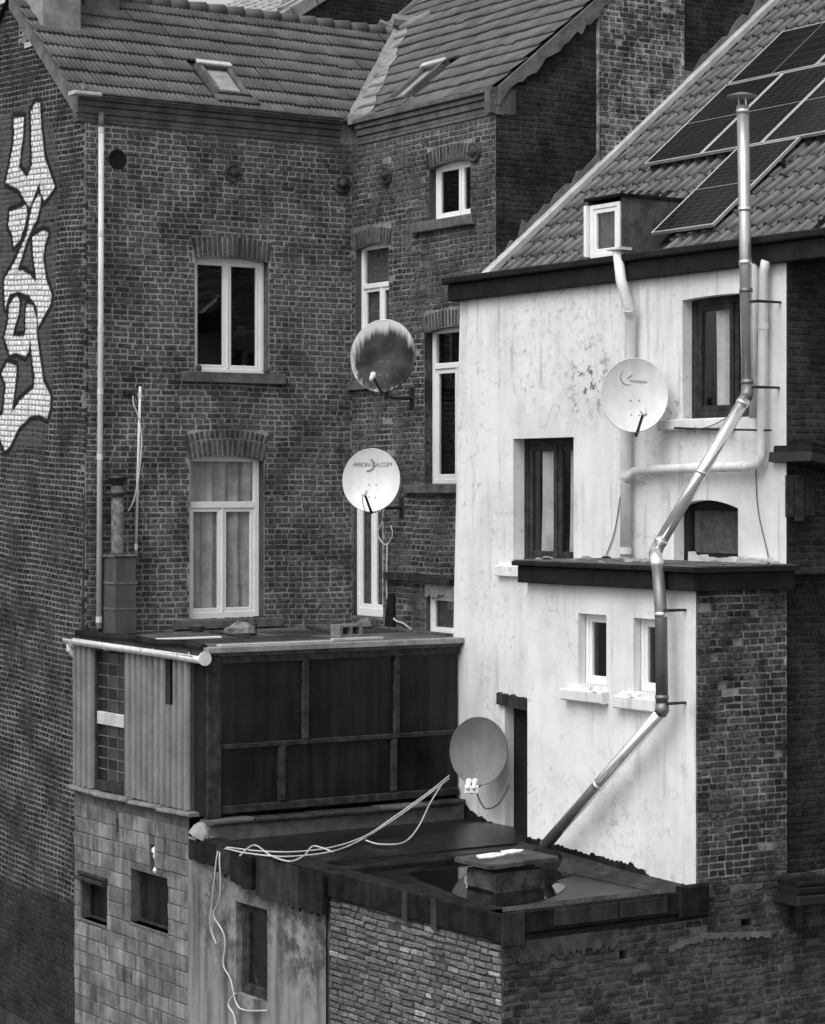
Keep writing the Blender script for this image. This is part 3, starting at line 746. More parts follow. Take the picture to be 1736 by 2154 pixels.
window(Fs, house2, s_w3[0], s_w3[1], s_w3[2], s_w3[3], 0.12, cols=(0.5,), transom=Fs.uv(930, 768)[1], fw=0.065, sash=0.06, room=0.5)
window(Fs, house2, s_w4[0], s_w4[1], s_w4[2], s_w4[3], 0.05, cols=(0.56,), transom=Fs.uv(775, 1055)[1], fw=0.06, sash=0.05, curtain=m_curtd, room=0.4, low=0.05)
window(Fs, house2, s_w5[0], s_w5[1], s_w5[2], s_w5[3], 0.06, cols=(), fw=0.06, sash=0.03, curtain=m_curtd, room=0.4)
def sill(F, parent, x0, x1, y0, y1, d=0.08, m=m_sill, ym=None):
    s = rectpx(F, x0, x1, y0, y1); mb = MB(); mb.bbox(F, s[0], s[1], s[2], s[3], -0.10, d, 0.01); return mb.build('window_sill', m, parent)
sill(Fs, house2, 874, 1003, 460, 482, m=m_sill); sill(Fs, house2, 720, 825, 801, 820); sill(Fs, house2, 858, 1000, 1019, 1038)
bm = MB(); q = [Fs.uv(*p) for p in ((818, 1203), (900, 1208), (957, 1219), (957, 1232), (900, 1224), (818, 1218))]; bm.prism(Fs, q, 0.0, 0.09); bm.build('wooden_beam', m_wood, house2)
rg = ragged(Fs, [Fs.uv(897, 1228), Fs.uv(1000, 1236)], 0.14, 0.02, 0.0, 0.022, seed=5, ragbottom=True); rg.build('broken_render', m_cem, house2)
rosette(Fs, 816, 369, 0.12, house2); rosette(Fs, 1000, 320, 0.13, house2)
cornice(Fs, -26.84, -YP+0.04, EZ, house2)
# party wall towards the white house
pw = MB(); XE = 24.0
def ptop(x): return EZ+0.0+SL*(x-17.0)
pw.poly([Fp.p(XS, -H), Fp.p(XE, -H), Fp.p(XE, ptop(XE)), Fp.p(17.0, ptop(17.0)), Fp.p(XS, EZ-0.05)])
pwall = pw.build('party_wall', m_mortard, house2)
WZ0, WX0, WSL = 2.67, 16.87, 0.827        # white house roof line on this wall
cb = (18.48, 19.86)
bricks(Fp, (XS, 23.5, 2.3, 9.5), [(cb[0], cb[1], 0, 12)], pwall, m_brickd, nparts=0, seed=41, proud=0.007,
       inside=lambda u, v: v < ptop(u)-0.12 and v > WZ0+WSL*(u-WX0)-0.25)
# chimney breast with open white joints
cbm = MB(); cbm.box(Fp, cb[0], cb[1], 3.2, 10.0, -0.1, 0.05); cbo = cbm.build('chimney_stack', m_mortarc, house2)
Fcb = FB(YP-0.05); bricks(Fcb, (cb[0], cb[1], 3.3, 7.9), [], cbo, m_brickc, nparts=100, seed=43, proud=0.008, inside=lambda u, v: v > WZ0+WSL*(u-WX0)-0.2, skip=0.03, wob=0.02)
vz = MB(); P = [(17.0-0.03, EZ-0.22), (17.0-0.03, EZ+0.02), (XE, ptop(XE)+0.10)]
rg = ragged(Fp, [(16.95, EZ+0.04), (22.0, ptop(22.0)+0.07)], 0.20, 0.035, 0.006, 0.06, seed=9, step=0.09, ragbottom=True); rg.build('verge_mortar', m_cemd, house2)
cf = MB(); cf.bbox(Fp, XS-0.13, XS+0.30, EZ-0.30, EZ+0.03, -0.05, 0.03, 0.02); cf.build('cornice_return', m_corn, house2)
# second roof
Fr2 = Frame((16.9, 0, EZ+0.02), (0, -1, 0), (math.cos(sl), 0, math.sin(sl)))
rb = MB(); rb.poly([Fr2.p(-26.98, 0.02, -0.02), Fr2.p(-YP+0.02, 0.02, -0.02), Fr2.p(-YP+0.02, 6.5, -0.02), Fr2.p(-29.65, 6.5, -0.02), Fr2.p(-29.65, 3.2, -0.02)])
roof2 = rb.build('roof', m_under, house2)
k0, k1 = Fr2.uv(822, 217)[0], Fr2.uv(872, 200)[0]; kv0, kv1 = Fr2.uv(845, 217)[1], Fr2.uv(905, 145)[1]
def in_r2(u, v):
    x = 16.9+v*math.cos(sl); y = -u
    if y > 29.62: return False
    if k0-0.06 < u < k1+0.08 and kv0-0.04 < v < kv1-0.02: return False
    return (x-16.98) > (y-26.98) or y < 26.98
tiles(Fr2, -29.64, -YP+0.0, -0.03, 5.2, 0.205, 0.305, 'rib', m_tile, roof2, 300, in_r2, seed=8)
roof_window(Fr2, house2, k0, k1, kv0, kv1, glassm=m_curtw)
lv = MB(); lv.tube([Fr2.p(-29.65, 3.0, 0.03), Fr2.p(-29.65, 6.3, 0.03)], 0.06, 8); lv.build('verge', m_tile, roof2)
# valley filled with cement
vm = MB(); r = random.Random(4); NB = 26; L = []; Rr = []
for i in range(NB+1):
    t = i/NB; s = -0.05+2.12*t; base = Vector((16.98+s, 26.98+s, EZ+0.02+SL*s+0.12)); wd = (0.40-0.18*t)+0.02*r.gauss(0, 1)+0.03*math.sin(i*0.9)
    L.append(base+Vector((-0.09-0.02*r.random(), 0.0, 0.0))); Rr.append((base, base+Vector((0.0, -wd, 0.0))))
for i in range(NB):
    vm.quad(L[i], Rr[i][0], Rr[i+1][0], L[i+1]); vm.quad(Rr[i][0], Rr[i][1], Rr[i+1][1], Rr[i+1][0])
    dz = Vector((0, 0, -0.12)); vm.quad(Rr[i][1], Rr[i][1]+dz, Rr[i+1][1]+dz, Rr[i+1][1]); vm.quad(L[i]+dz, L[i], L[i+1], L[i+1]+dz)
vm.quad(L[0]+dz, Rr[0][1]+dz, Rr[0][1], L[0])
vm.build('valley_cement', m_cem, house2, True)
top = L[-1]; vt = MB()
for a, b, c in (((-0.28, 0.1, 0.02), (0.05, -0.02, -0.12), 0.05), ((0.22, -0.5, 0.10), (-0.02, -0.05, -0.06), 0.05), ((-0.12, 0.0, 0.05), (0.22, -0.12, 0.03), 0.10)):
    vt.tube([top+Vector(a)+Vector((0.1, 0, 0.05)), top+Vector(b)+Vector((0.1, 0, 0.05))], c, 7)
vt.build('valley_cap', m_cem, house2)

# ================================================================== far house behind the ridges
YF = 34.0; Ff = FB(YF); FSL = 0.66
def ftop(x): return 7.79+FSL*(x-20.04)
house3 = thing('brick_house', (20, YF, -H), 'distant house with pale tiled roof and dark gable, behind the ridges', 'house')
pw = MB(); pw.poly([Ff.p(18.5, -H), Ff.p(27, -H), Ff.p(27, ftop(27)), Ff.p(18.5, ftop(18.5))]); fw_ = pw.build('gable_wall', m_mortard, house3)
bricks(Ff, (18.8, 25.0, 6.2, 9.6), [], fw_, m_brickd, nparts=0, seed=51, inside=lambda u, v: v < ftop(u)-0.15, proud=0.006)
cp = MB(); fa = math.atan(FSL)
for i in range(16):
    a = Ff.p(18.9+0.42*i, ftop(18.9+0.42*i)+0.02); Fc = Frame(a, (math.cos(fa), 0, math.sin(fa)), (-math.sin(fa), 0, math.cos(fa)))
    mb = MB(); mb.bbox(Fc, 0.01, 0.49, -0.11, 0.11, -0.1, 0.10, 0.015); mb.build('coping_stone', m_cem, house3)
Fr3 = Frame((20.04, 0, 7.79), (0, -1, 0), (math.cos(fa), 0, math.sin(fa)))
rb = MB(); rb.poly([Fr3.p(-39.8, -3), Fr3.p(-YF, -3), Fr3.p(-YF, 8), Fr3.p(-39.8, 8)]); roof3 = rb.build('roof', m_under, house3)
m_tilef = M('pale_roof_tile', 0.26, 0.36, 4, 0.85, 0.2, 60, rnd=0.12)
tiles(Fr3, -39.8, -YF-0.05, -2.1, 4.0, 0.24, 0.32, 'pan', m_tilef, roof3, 300, lambda u, v: True, seed=5)
ou, ov = Fr3.uv(622, 12); oc = MB(); oc.lathe(Fr3.p(ou, ov, 0.0), Fr3.N, [(0.30, 0), (0.30, 0.12), (0.22, 0.14), (0.20, 0.02)], 18); oe = oc.build('round_roof_vent', m_cem, house3)
oc = MB(); oc.lathe(Fr3.p(ou, ov, 0.0), Fr3.N, [(0.2, 0), (0.2, 0.05)], 18); oc.build('dark_disc', m_dark, oe)  # solid dark disc painted for the shade inside the vent

# ================================================================== white rendered house
XW, XX, YR, YE = 16.43, 15.25, 18.0, 20.77
Fw = FA(XW); Fx = FA(XX); Fy = FB(YR)
spot1 = Fw.p(*Fw.uv(1240, 800)); spot2 = Fw.p(*Fw.uv(1412, 855)); spot3 = Fx.p(*Fx.uv(1310, 1700)); spot4 = Fw.p(*Fw.uv(1180, 720))
m_white = stucco('white_render', 0.735, [(spot1, 0.55, 0.95), (spot2, 0.22, 0.8), (spot4, 1.6, 0.25)])
m_whitex = stucco('white_render_low', 0.75, [(spot3, 0.8, 0.25)], 0.06)
house4 = thing('white_house', (XW, YR, -H), 'white rendered house with pantile roof, black fascia and solar panels', 'house')
ww1 = rectpx(Fw, 1080, 1207, 921, 1187); ww2 = rectpx(Fw, 1436, 1590, 620, 879, ym=750); ww3 = rectpx(Fw, 1418, 1553, 1052, 1186); dr = rectpx(Fw, 1062, 1150, 1482, 1760)
hl = [ww1+(0.16,), ww2+(0.13,), ww3+(0.14,), dr+(0.13,)]
mbw = wall_core(Fw, (-23.70, -YR, -5.0, 2.36), hl)
q = [(-23.70, -5.0), (-23.70, 2.36), (-23.74, 2.36), (-23.96, -3.9), (-23.96, -5.0)]
mbw.poly([Fw.p(*p) for p in reversed(q)])
mbw.quad(Fw.p(-23.72, 2.36), Fw.p(-23.95, -5), Fw.p(-23.95, -5, -0.9), Fw.p(-23.72, 2.36, -0.9))
fac = mbw.build('facade_wall', m_white, house4)
window(Fw, house4, ww1[0], ww1[1], ww1[2], ww1[3], 0.16, cols=(0.55,), fw=0.075, sash=0.07, mf=m_wood, curtain=m_curtw, room=0.5, fold=0.03, spans=((0.16, 0.44), (0.70, 0.95)))
window(Fw, house4, ww2[0], ww2[1], ww2[2], ww2[3], 0.13, cols=(0.58,), fw=0.08, sash=0.06, mf=m_wood, curtain=m_curtw, room=0.5, spans=((0.24, 0.42),), fold=0.025)
w3o = window(Fw, house4, ww3[0], ww3[1], ww3[2], ww3[3], 0.14, cols=(), fw=0.09, sash=0.02, mf=m_fascia, curtain=m_curtd, room=0.4)
# arched head of the low window
am = MB(); um = (ww3[0]+ww3[1])/2; K = 12; hw = (ww3[1]-ww3[0])/2; pts = []
for i in range(K+1):
    t = -1+2*i/K; pts.append((um+hw*t, ww3[3]+0.001-0.085*t*t))
pts += [(ww3[1], ww3[3]+0.02), (ww3[0], ww3[3]+0.02)]
am.prism(Fw, pts, -0.125, 0.002); am.build('arched_head', m_white, house4)
am = MB(); um = (ww2[0]+ww2[1])/2; hw = (ww2[1]-ww2[0])/2; pts = []
for i in range(K+1):
    t = -1+2*i/K; pts.append((um+hw*t, ww2[3]+0.001-0.02*t*t))
pts += [(ww2[1], ww2[3]+0.02), (ww2[0], ww2[3]+0.02)]
am.prism(Fw, pts, -0.125, 0.002); am.build('arched_head', m_white, house4)
sill(Fw, house4, 1050, 1112, 1190, 1213, 0.07, m_white); sill(Fw, house4, 1395, 1548, 881, 903, 0.09, m_white)
# doorway beside the extension: a dark sheet stands in for its unlit inside
dm = MB(); dm.quad(Fw.p(dr[0], dr[2], -0.13), Fw.p(dr[1], dr[2], -0.13), Fw.p(dr[1], dr[3], -0.13), Fw.p(dr[0], dr[3], -0.13)); dm.build('door', m_dark, house4)
dl = ragged(Fw, [(dr[0]-0.10, dr[3]+0.10), (dr[1], dr[3]+0.05)], 0.13, 0.012, 0.004, 0.05, seed=3); dl.build('door_lintel', m_wood, house4)
# side wall of the upper storey and the extension block
sd_ = MB(); sd_.poly([Fy.p(XW, -0.8), Fy.p(24, -0.8), Fy.p(24, 8.6), Fy.p(XW, 2.4)])
sw = sd_.build('side_wall', m_mortard, house4)
bricks(Fy, (XW+0.002, 19.2, -0.8, 2.9), [], sw, m_brickd, nparts=0, seed=61, proud=0.007, inside=lambda u, v: v < 2.35+(u-XW)*0.8)
e1 = rectpx(Fx, 1217, 1276, 1292, 1442); e2 = rectpx(Fx, 1333, 1400, 1302, 1458)
LZ = -0.74
mbx = wall_core(Fx, (-YE, -YR, -4.6, LZ-0.05), [e1+(0.095,), e2+(0.095,)])
mbx.quad(Fx.p(-YE, LZ-0.05), Fx.p(-YE, -4.6), Fx.p(-YE, -4.6, -1.18), Fx.p(-YE, LZ-0.05, -1.18))
ext = mbx.build('extension_wall', m_whitex, house4)
window(Fx, house4, e1[0], e1[1], e1[2], e1[3], 0.095, cols=(), fw=0.05, sash=0.04, room=0.4)
window(Fx, house4, e2[0], e2[1], e2[2], e2[3], 0.095, cols=(), fw=0.05, sash=0.04, room=0.4)
for (x0, x1, y0, y1) in ((1193, 1281, 1447, 1476), (1304, 1400, 1462, 1494)):
    s = rectpx(Fx, x0, x1, y0, y1); mb = MB(); mb.bbox(Fx, s[0], s[1], s[2], s[3]-0.02, -0.2, 0.10, 0.015)
    so = mb.build('window_sill', m_white, house4)
    mb = MB(); rr = random.Random(int(x0))
    for i in range(14):
        u = s[0]+0.03+(s[1]-s[0]-0.06)*rr.random(); h = rr.uniform(0.02, 0.055); mb.lathe(Fx.p(u, s[3]-0.02, rr.uniform(-0.15, 0.06)), (0, 0, 1), [(h*1.3, 0), (h, h*0.6), (h*0.3, h)], 7)
    mb.build('crumbled_render', m_whitex, so)
# unpainted brick flank of the extension
fl_ = MB(); fl_.quad(Fy.p(XX+0.0, -4.2, -0.004), Fy.p(XW, -4.2, -0.004), Fy.p(XW, LZ-0.05, -0.004), Fy.p(XX, LZ-0.05, -0.004)); flank = fl_.build('extension_flank', m_mortars, house4)
bricks(Fy, (XX+0.01, XW, -4.1, LZ-0.22), [], flank, m_bricks, nparts=150, seed=63, proud=0.009, jit=0.005, skip=0.02, wob=0.012)
# black fascias
def slabline(F, u0, u1, v0, v1, d0, d1): mb = MB(); mb.bbox(F, u0, u1, v0, v1, d0, d1, 0.012); return mb
fs = MB(); fs.bbox(Fw, -23.86, -17.35, 2.32, 2.52, -0.3, 0.10, 0.01); fs.bbox(Fw, -23.90, -17.30, 2.522, 2.60, -0.45, 0.17, 0.015); fs.build('eave_fascia', m_fascia, house4)
fs = MB(); fs.bbox(Fx, -YE-0.02, -YR+0.10, LZ-0.20, LZ-0.02, -1.2, 0.12, 0.01); fs.bbox(Fx, -YE-0.05, -YR+0.16, LZ-0.018, LZ+0.03, -1.21, 0.18, 0.01)
fs.build('extension_fascia', m_fascia, house4)
tr = MB(); tr.bbox(Fx, -YE-0.04, -YR+0.15, LZ+0.032, LZ+0.045, -1.17, 0.16, 0.005); tr.build('extension_roof', m_feltg, house4)
rr = random.Random(12); mb = MB()
for i in range(20):
    u = rr.uniform(-YE, -YR+0.1); dd = rr.uniform(-1.1, 0.12); h = rr.uniform(0.010, 0.03)
    mb.lathe(Fx.p(u, LZ+0.045, dd), (rr.uniform(-.3, .3), rr.uniform(-.3, .3), 1), [(h*2.6, 0), (h*1.9, h*0.7), (h*0.5, h)], 6)
tag(mb.build('roof_debris', m_cem, house4), kind='stuff')
rg = ragged(Fw, [(-19.4, LZ+0.10), (-18.1, LZ+0.09)], 0.10, 0.018, 0.003, 0.10, seed=2); rg.build('white_upstand', m_zinc, house4)
# roof
wsl = math.atan(WSL)
Fr4 = Frame((WX0-0.12, 0, WZ0-0.10), (0, -1, 0), (math.cos(wsl), 0, math.sin(wsl)))
rb = MB(); rb.poly([Fr4.p(-YP+0.02, -0.15, -0.03), Fr4.p(-17.3, -0.15, -0.03), Fr4.p(-17.3, 8.2, -0.03), Fr4.p(-YP+0.02, 8.2, -0.03)]); roof4 = rb.build('roof', m_under, house4)
# dormer window rectangle in plan (kept free of tiles)
FD = FA(16.60)
d_u0, d_u1 = FD.uv(1236, 480)[0], FD.uv(1303, 480)[0]; d_v0, d_v1 = FD.uv(1270, 541)[1], FD.uv(1270, 428)[1]
def in_r4(u, v): return not (d_u0-0.05 < u < d_u1+0.42 and v < 1.02-0.0 and v < 1.02 - max(0, (u-d_u1))*0.5)
tiles(Fr4, -YP+0.16, -17.35, -0.02, 7.6, 0.205, 0.34, 'pan', m_tilep, roof4, 300, in_r4, seed=15)
vf = MB(); vf.bbox(Fr4, -YP+0.0, -YP+0.14, -0.25, 8.1, 0.02, 0.10, 0.01); vf.build('verge_flashing', m_zinc, house4)
rg = ragged(Fp, [(16.9, WZ0+0.22), (23.0, WZ0+0.26+WSL*6.1)], 0.24, 0.05, 0.003, 0.03, seed=19, step=0.11); rg.build('flashing_mortar', m_cemd, house4)
# dormer
dz = MB(); zc = d_v1+0.05
dm_ = thing if False else None
db = MB()
back = 1.75
db.box(FD, d_u1+0.004, d_u1+0.03, d_v0-0.3, zc-0.002, -back, -0.02)
db.box(FD, d_u0-0.03, d_u0-0.004, d_v0-0.3, zc-0.002, -back, -0.02)
dor = db.build('dormer', M('dormer_zinc_cheek', 0.05, 0.13, 6, 0.8, 0.4, 20, streak=0.2), house4)
db = MB(); db.bbox(FD, d_u0-0.03, d_u1+0.05, zc, zc+0.035, -back, 0.04, 0.01); db.build('dormer_roof', m_felt, dor)
fl = MB(); pA = [Fr4.uv(*p) for p in ((1312, 520), (1345, 488), (1420, 408), (1310, 408))]; fl.prism(Fr4, [pA[0], pA[1], pA[2], pA[3]], 0.03, 0.055); fl.build('dormer_flashing', m_felt, dor)
window(FD, house4, d_u0+0.045, d_u1, d_v0, d_v1, 0.0, cols=(), fw=0.05, sash=0.05, room=0.4, curtain=m_curtd, name='dormer_window')
sp = MB(); sp.bbox(FD, d_u0-0.01, d_u0+0.035, d_v0+0.02, d_v1, -0.02, 0.05, 0.006); sp.build('window_guard', m_pvc, dor)

# ================================================================== flat-roofed yard buildings (low storey)
XL = 12.92; Fl = FA(XL)
low = thing('yard_outbuilding', (XL, 24, -H), 'low concrete block and rendered outbuilding below the dark glazed annexe', 'outbuilding')
ZA, YA = -3.62, 23.74
# concrete block wall
b1 = rectpx(Fl, 172, 226, 1846, 1940); b2 = rectpx(Fl, 276, 354, 1838, 1952, ym=1895)
sl_u, sl_v = Fl.uv(322, 1808); nic = (sl_u-0.07, sl_u+0.05, sl_v-0.15, sl_v+0.17)
nic2u, nic2v = Fl.uv(248, 1738); nic2 = (nic2u-0.035, nic2u+0.035, nic2v-0.08, nic2v+0.09)
YBK = 24.05
bh2 = [b1+(0.14,), b2+(0.16,), nic+(0.14,), nic2+(0.10,)]
bw_ = wall_core(Fl, (-27.02, -YBK, -H, ZA-0.02), bh2)
bw_.quad(Fl.p(-27.02, -H), Fl.p(-27.02, ZA), Fl.p(-27.02, ZA, -0.4), Fl.p(-27.02, -H, -0.4))
bwall = bw_.build('block_wall', m_blockm, low)
r = random.Random(77); v = ZA-0.16; row = 0; libs = {}
lib = shape_lib('concrete_block', 0.385, 0.172, 0.012, m_block, r, 6, 0.005)
org = worg(bwall); part = MB()
while v > -7.2:
    u = -27.02-(0.2 if row % 2 else 0.0)+r.uniform(-0.03, 0.03)
    while u < -YBK:
        ll = r.choice((0.395, 0.395, 0.395, 0.30, 0.2)); a, b = max(u, -27.02), min(u+ll, -YBK)
        for p_, q_ in subtract((a, b), [(h[0], h[1]) for h in bh2 if h[2]-0.03 < v-0.09 < h[3]+0.03], 0.05):
            if q_-p_ < 0.05: continue
            if abs(q_-p_-0.395) < 1e-6: me = r.choice(lib)
            else:
                me = bpy.data.meshes.new('concrete_block'); me.from_pydata(brick_verts(q_-p_-0.012, 0.172, 0.012, r, 0.004), [], BF); me.materials.append(m_block)
            o = bpy.data.objects.new('concrete_block', me); scene.collection.objects.link(o); o.parent = bwall
            m = Fl.mat((p_+q_)/2, v-0.09, r.gauss(0, 0.003), r.gauss(0, 0.006)); m.translation = m.translation-org; o.matrix_local = m
        u += ll
    v -= 0.182; row += 1
for h in (b1, b2):
    mb = MB(); e = -0.10; f_ = 0.035
    for q in ((h[0], h[0]+f_, h[2], h[3]), (h[1]-f_, h[1], h[2], h[3]), (h[0]+f_, h[1]-f_, h[2], h[2]+f_), (h[0]+f_, h[1]-f_, h[3]-f_, h[3])): mb.bbox(Fl, *q, -0.14, e, 0.005)
    wo = mb.build('window', m_wood, low); mb = MB(); mb.box(Fl, h[0]+f_, h[1]-f_, h[2]+f_, h[3]-f_, -0.13, -0.12); mb.build('pane', m_darkglass, wo)
    mb = MB(); mb.bbox(Fl, h[0]-0.02, h[1]+0.02, h[2]-0.035, h[2], -0.12, 0.02, 0.006); mb.build('sill', m_sill, wo)
mb = MB(); mb.bbox(Fl, b1[0]-0.05, b1[1]+0.02, b1[3]-0.06, b1[3]-0.015, 0.0, 0.09, 0.008); mb.bbox(Fl, b1[0]-0.04, b1[1]+0.03, b1[3]+0.0, b1[3]+0.04, 0.0, 0.05, 0.008); mb.build('tilted_sash', m_wood, low)
mb = MB(); mb.box(Fl, nic[0], nic[1], nic[2], nic[3], -0.14, -0.138); mb.box(Fl, nic2[0], nic2[1], nic2[2], nic2[3], -0.10, -0.098); mb.build('wall_cavity', m_dark, low)
mb = MB(); rr = random.Random(3)
mb.lathe(Fl.p(sl_u-0.005, sl_v+0.075, -0.04), (0.2, 0.1, 1), [(0.015, -0.03), (0.05, 0.0), (0.055, 0.04), (0.02, 0.08)], 9)
mb.lathe(Fl.p(sl_u+0.02, sl_v+0.03, -0.02), (0.1, 0, 1), [(0.01, -0.03), (0.03, 0.0), (0.02, 0.05)], 8)
mb.bbox(Fl, sl_u-0.015, sl_u+0.025, sl_v-0.09, sl_v+0.05, -0.06, -0.04, 0.004)
mb.lathe(Fl.p(sl_u+0.055, sl_v-0.13, 0.0), (0, 0, 1), [(0.012, -0.02), (0.03, 0.01), (0.01, 0.05)], 8); tag(mb.build('rag', m_plast), 'white rag stuffed in a narrow hole of the concrete block wall', 'rag')
# ledge slates under the corrugated wall
for i, (x0, x1) in enumerate(((-27.06, -26.2), (-26.22, -25.4), (-25.45, -24.6), (-24.66, -23.85))):
    mb = MB(); z = ZA+0.02-0.0*i; Fz = Frame((XL, -(x0+x1)/2, z), (0, -1, rng.uniform(-.03, .03)), (0, 0.0, 1)); hx = (x1-x0)/2; mb.bbox(Fz, -hx, hx, -0.03, 0.012, -0.15, 0.10+0.02*(i % 2), 0.01); mb.build('ledge_slab', m_conc, low)
# rendered wall
YB1, YB2 = YBK, 21.06
rw = rectpx(Fl, 500, 566, 1905, 2100)
m_rend = stucco('old_grey_render', 0.26, [(FA(XL-0.02).p(*FA(XL-0.02).uv(*q)), r_, 0.9) for q, r_ in (((470, 1900), 1.1), ((600, 1930), 1.0), ((655, 2010), 0.8), ((520, 2060), 0.7), ((700, 1960), 0.6))], 0.55, 0.05)
Fq = FA(XL-0.02)
rwm = wall_core(Fq, (-YB1+0.01, -YB2, -H, -3.86), [rw+(0.08,)])
rwm.quad(Fq.p(-YB1+0.01, -H), Fq.p(-YB1+0.01, -3.86), Fq.p(-YB1+0.01, -3.86, -0.2), Fq.p(-YB1+0.01, -H, -0.2))
rwm.build('rendered_wall', m_rend, low)
window(Fq, low, rw[0], rw[1], rw[2], rw[3], 0.08, cols=(), fw=0.06, sash=0.05, mf=m_wood, room=0.3)
# left flat roof
LRZ = -3.875
rf = MB(); rf.box(WORLDF, XL+0.02, XW+0.02, 20.95, YA+0.1, LRZ-0.2, LRZ); lroof = rf.build('flat_roof', m_wet, low)
for (y0, dz_) in ((23.0, 0.006), (22.2, 0.012)):
    mb = MB(); mb.bbox(Frame((0, 0, LRZ+dz_), (1, 0, 0), (0, 1, 0)), XL+0.15, XW, y0-0.65, y0+0.22, -0.02, 0.006, 0.004); mb.build('felt_sheet', m_wet, lroof)
kb = MB(); kb.bbox(Fq, -YA+0.02, -YB2+0.05, -3.98, -3.835, -0.18, 0.05, 0.03); kb.build('roof_kerb', m_felt, low)
# torn felt hanging over the rendered wall
fx = lambda x: FA(XL-0.02).uv(x, 1880)[0]
fp = [(fx(409), fx(470), 0.22), (fx(470), fx(503), 0.27), (fx(504), fx(550), 0.34), (fx(551), fx(612), 0.42), (fx(614), fx(646), 0.44), (fx(648), fx(698), 0.42)]
for i, (a, b, h) in enumerate(fp):
    Ft = FA(XL-0.02); rg = ragged(Ft, [(a, -3.87), (b, -3.87-0.01)], h, 0.014, 0.055+0.004*i, 0.075+0.02*(i % 3), step=0.035, seed=70+i, ragbottom=True); rg.build('torn_felt', (m_felt, m_feltm, m_felt)[i % 3] if i != 3 else m_feltm, low)
# plinth under the glazing with broken slabs
pm = MB(); FA4 = FB(YA); pm.bbox(FA4, XL-0.02, XW-0.02, -4.0, -3.70, -0.1, 0.14, 0.02); pm.build('plinth', m_conc if False else m_cemd, low)
rr = random.Random(8); u = XL+0.0; k = 0
while u < XW-0.3:
    L_ = rr.uniform(0.45, 0.9); mb = MB(); Fz = Frame((u, YA, -3.69), (1, 0, rr.uniform(-.02, .02)), (0, 0, 1)); mb.bbox(Fz, 0, min(L_, XW-0.05-u), 0, 0.045, -0.05, 0.24+rr.uniform(-.03, .03), 0.012); mb.build('plinth_slab', m_wood if k % 3 else m_feltg, low); u += L_+0.01; k += 1
rg = ragged(Fw, [(-23.97, -3.55), (-23.4, -3.80), (-22.7, -3.92), (-20.8, -3.90)], 0.5, 0.014, 0.004, 0.03, seed=23, step=0.03); rg.build('felt_upstand', m_felt, low)
cm = MB(); cpos = onX(418, 1740, XL-0.04); cm.lathe(cpos+Vector((0.05, 0, -0.10)), (0.35, -0.3, 1), [(0.17, -0.02), (0.15, 0.06), (0.10, 0.13), (0.03, 0.16)], 9); cm.build('cement_lump', m_cem, low)

# right brick outbuilding
lowr = thing('brick_outbuilding', (XL, YR, -H), 'low brick outbuilding of pale rough brick with felt parapet and rain puddle on its roof', 'outbuilding')
YC = YR-0.012
bm_ = wall_core(Fl, (-YB2+0.0, -YC, -H, -3.9), []).build('front_wall', m_mortary, lowr)
bricks(Fl, (-YB2+0.06, -YC, -7.0, -3.95), [], bm_, m_bricky, nparts=300, seed=81, bond='wild', course=0.065, length=0.198, proud=0.020, jit=0.007, joint=0.015, skip=0.012, wob=0.03)
Fyl = FB(YC)
hb1 = Fyl.uv(1312, 2010); hb2 = Fyl.uv(1572, 1940)
hs = [(hb1[0]-0.05, hb1[0]+0.06, hb1[1]-0.04, hb1[1]+0.05), (hb2[0]-0.08, hb2[0]+0.06, hb2[1]-0.04, hb2[1]+0.04)]
sm = wall_core(Fyl, (XL, 19.5, -H, -3.8), [h+(0.15,) for h in hs]); side = sm.build('side_wall', m_mortarl, lowr)
bricks(Fyl, (XL, 18.5, -6.6, -3.78), hs, side, m_brickl, nparts=300, seed=83, bond='wild', proud=0.013, jit=0.006, joint=0.016, skip=0.04, wob=0.035, inside=lambda u, v: v < -4.0 or u > XX+0.12)
dk = MB()
for h in hs: dk.box(Fyl, h[0], h[1], h[2], h[3], -0.15, -0.148)
dk.build('putlog_hole', m_dark, lowr)
rg = ragged(Fyl, [Fyl.uv(1405, 1990), Fyl.uv(1480, 1963), Fyl.uv(1620, 1958)], 0.06, 0.010, 0.0, 0.022, seed=31, ragbottom=True, step=0.03); rg.build('mortar_fillet', m_cemd, lowr)
rp = MB(); q0 = Fyl.uv(1045, 1985); rp = ragged(Fyl, [(XL+0.03, q0[1]+0.02), (XL+1.35, q0[1]+0.02)], 0.20, 0.022, 0.0, 0.024, seed=36, ragbottom=True, step=0.03); rp.build('render_patch', M('stained_render', 0.03, 0.09, 6, 0.9, 0.8, 30), lowr)
# parapet
PZ0, PZ1 = -4.12, -3.845
mb = MB(); mb.bbox(Fl, -YB2-0.03, -YC+0.06, PZ0, PZ1, -0.16, 0.06, 0.015); mb.build('parapet', m_felt, lowr)
mb = MB(); mb.bbox(Fyl, XL-0.05, XX+0.06, PZ0+0.06, PZ1, -0.14, 0.065, 0.015); mb.build('parapet', m_felt, lowr)
mb = MB(); mb.bbox(Fyl, XL-0.02, XX+0.12, PZ0-0.01, PZ0+0.055, -0.1, 0.03, 0.01); mb.build('fascia_board', m_fascia, lowr)
for (x0, x1) in ((XL+0.55, XL+1.30), (XL+1.32, XL+1.9)):
    mb = MB(); mb.bbox(Fyl, x0, x1, PZ0+0.10, PZ1-0.02, 0.066, 0.078, 0.004); mb.build('felt_patch', m_feltm, lowr)
mb = MB(); mb.bbox(Fyl, XL-0.055, XL+0.20, PZ0-0.03, PZ1+0.005, 0.068, 0.085, 0.005); mb.build('felt_patch', m_feltm, lowr)
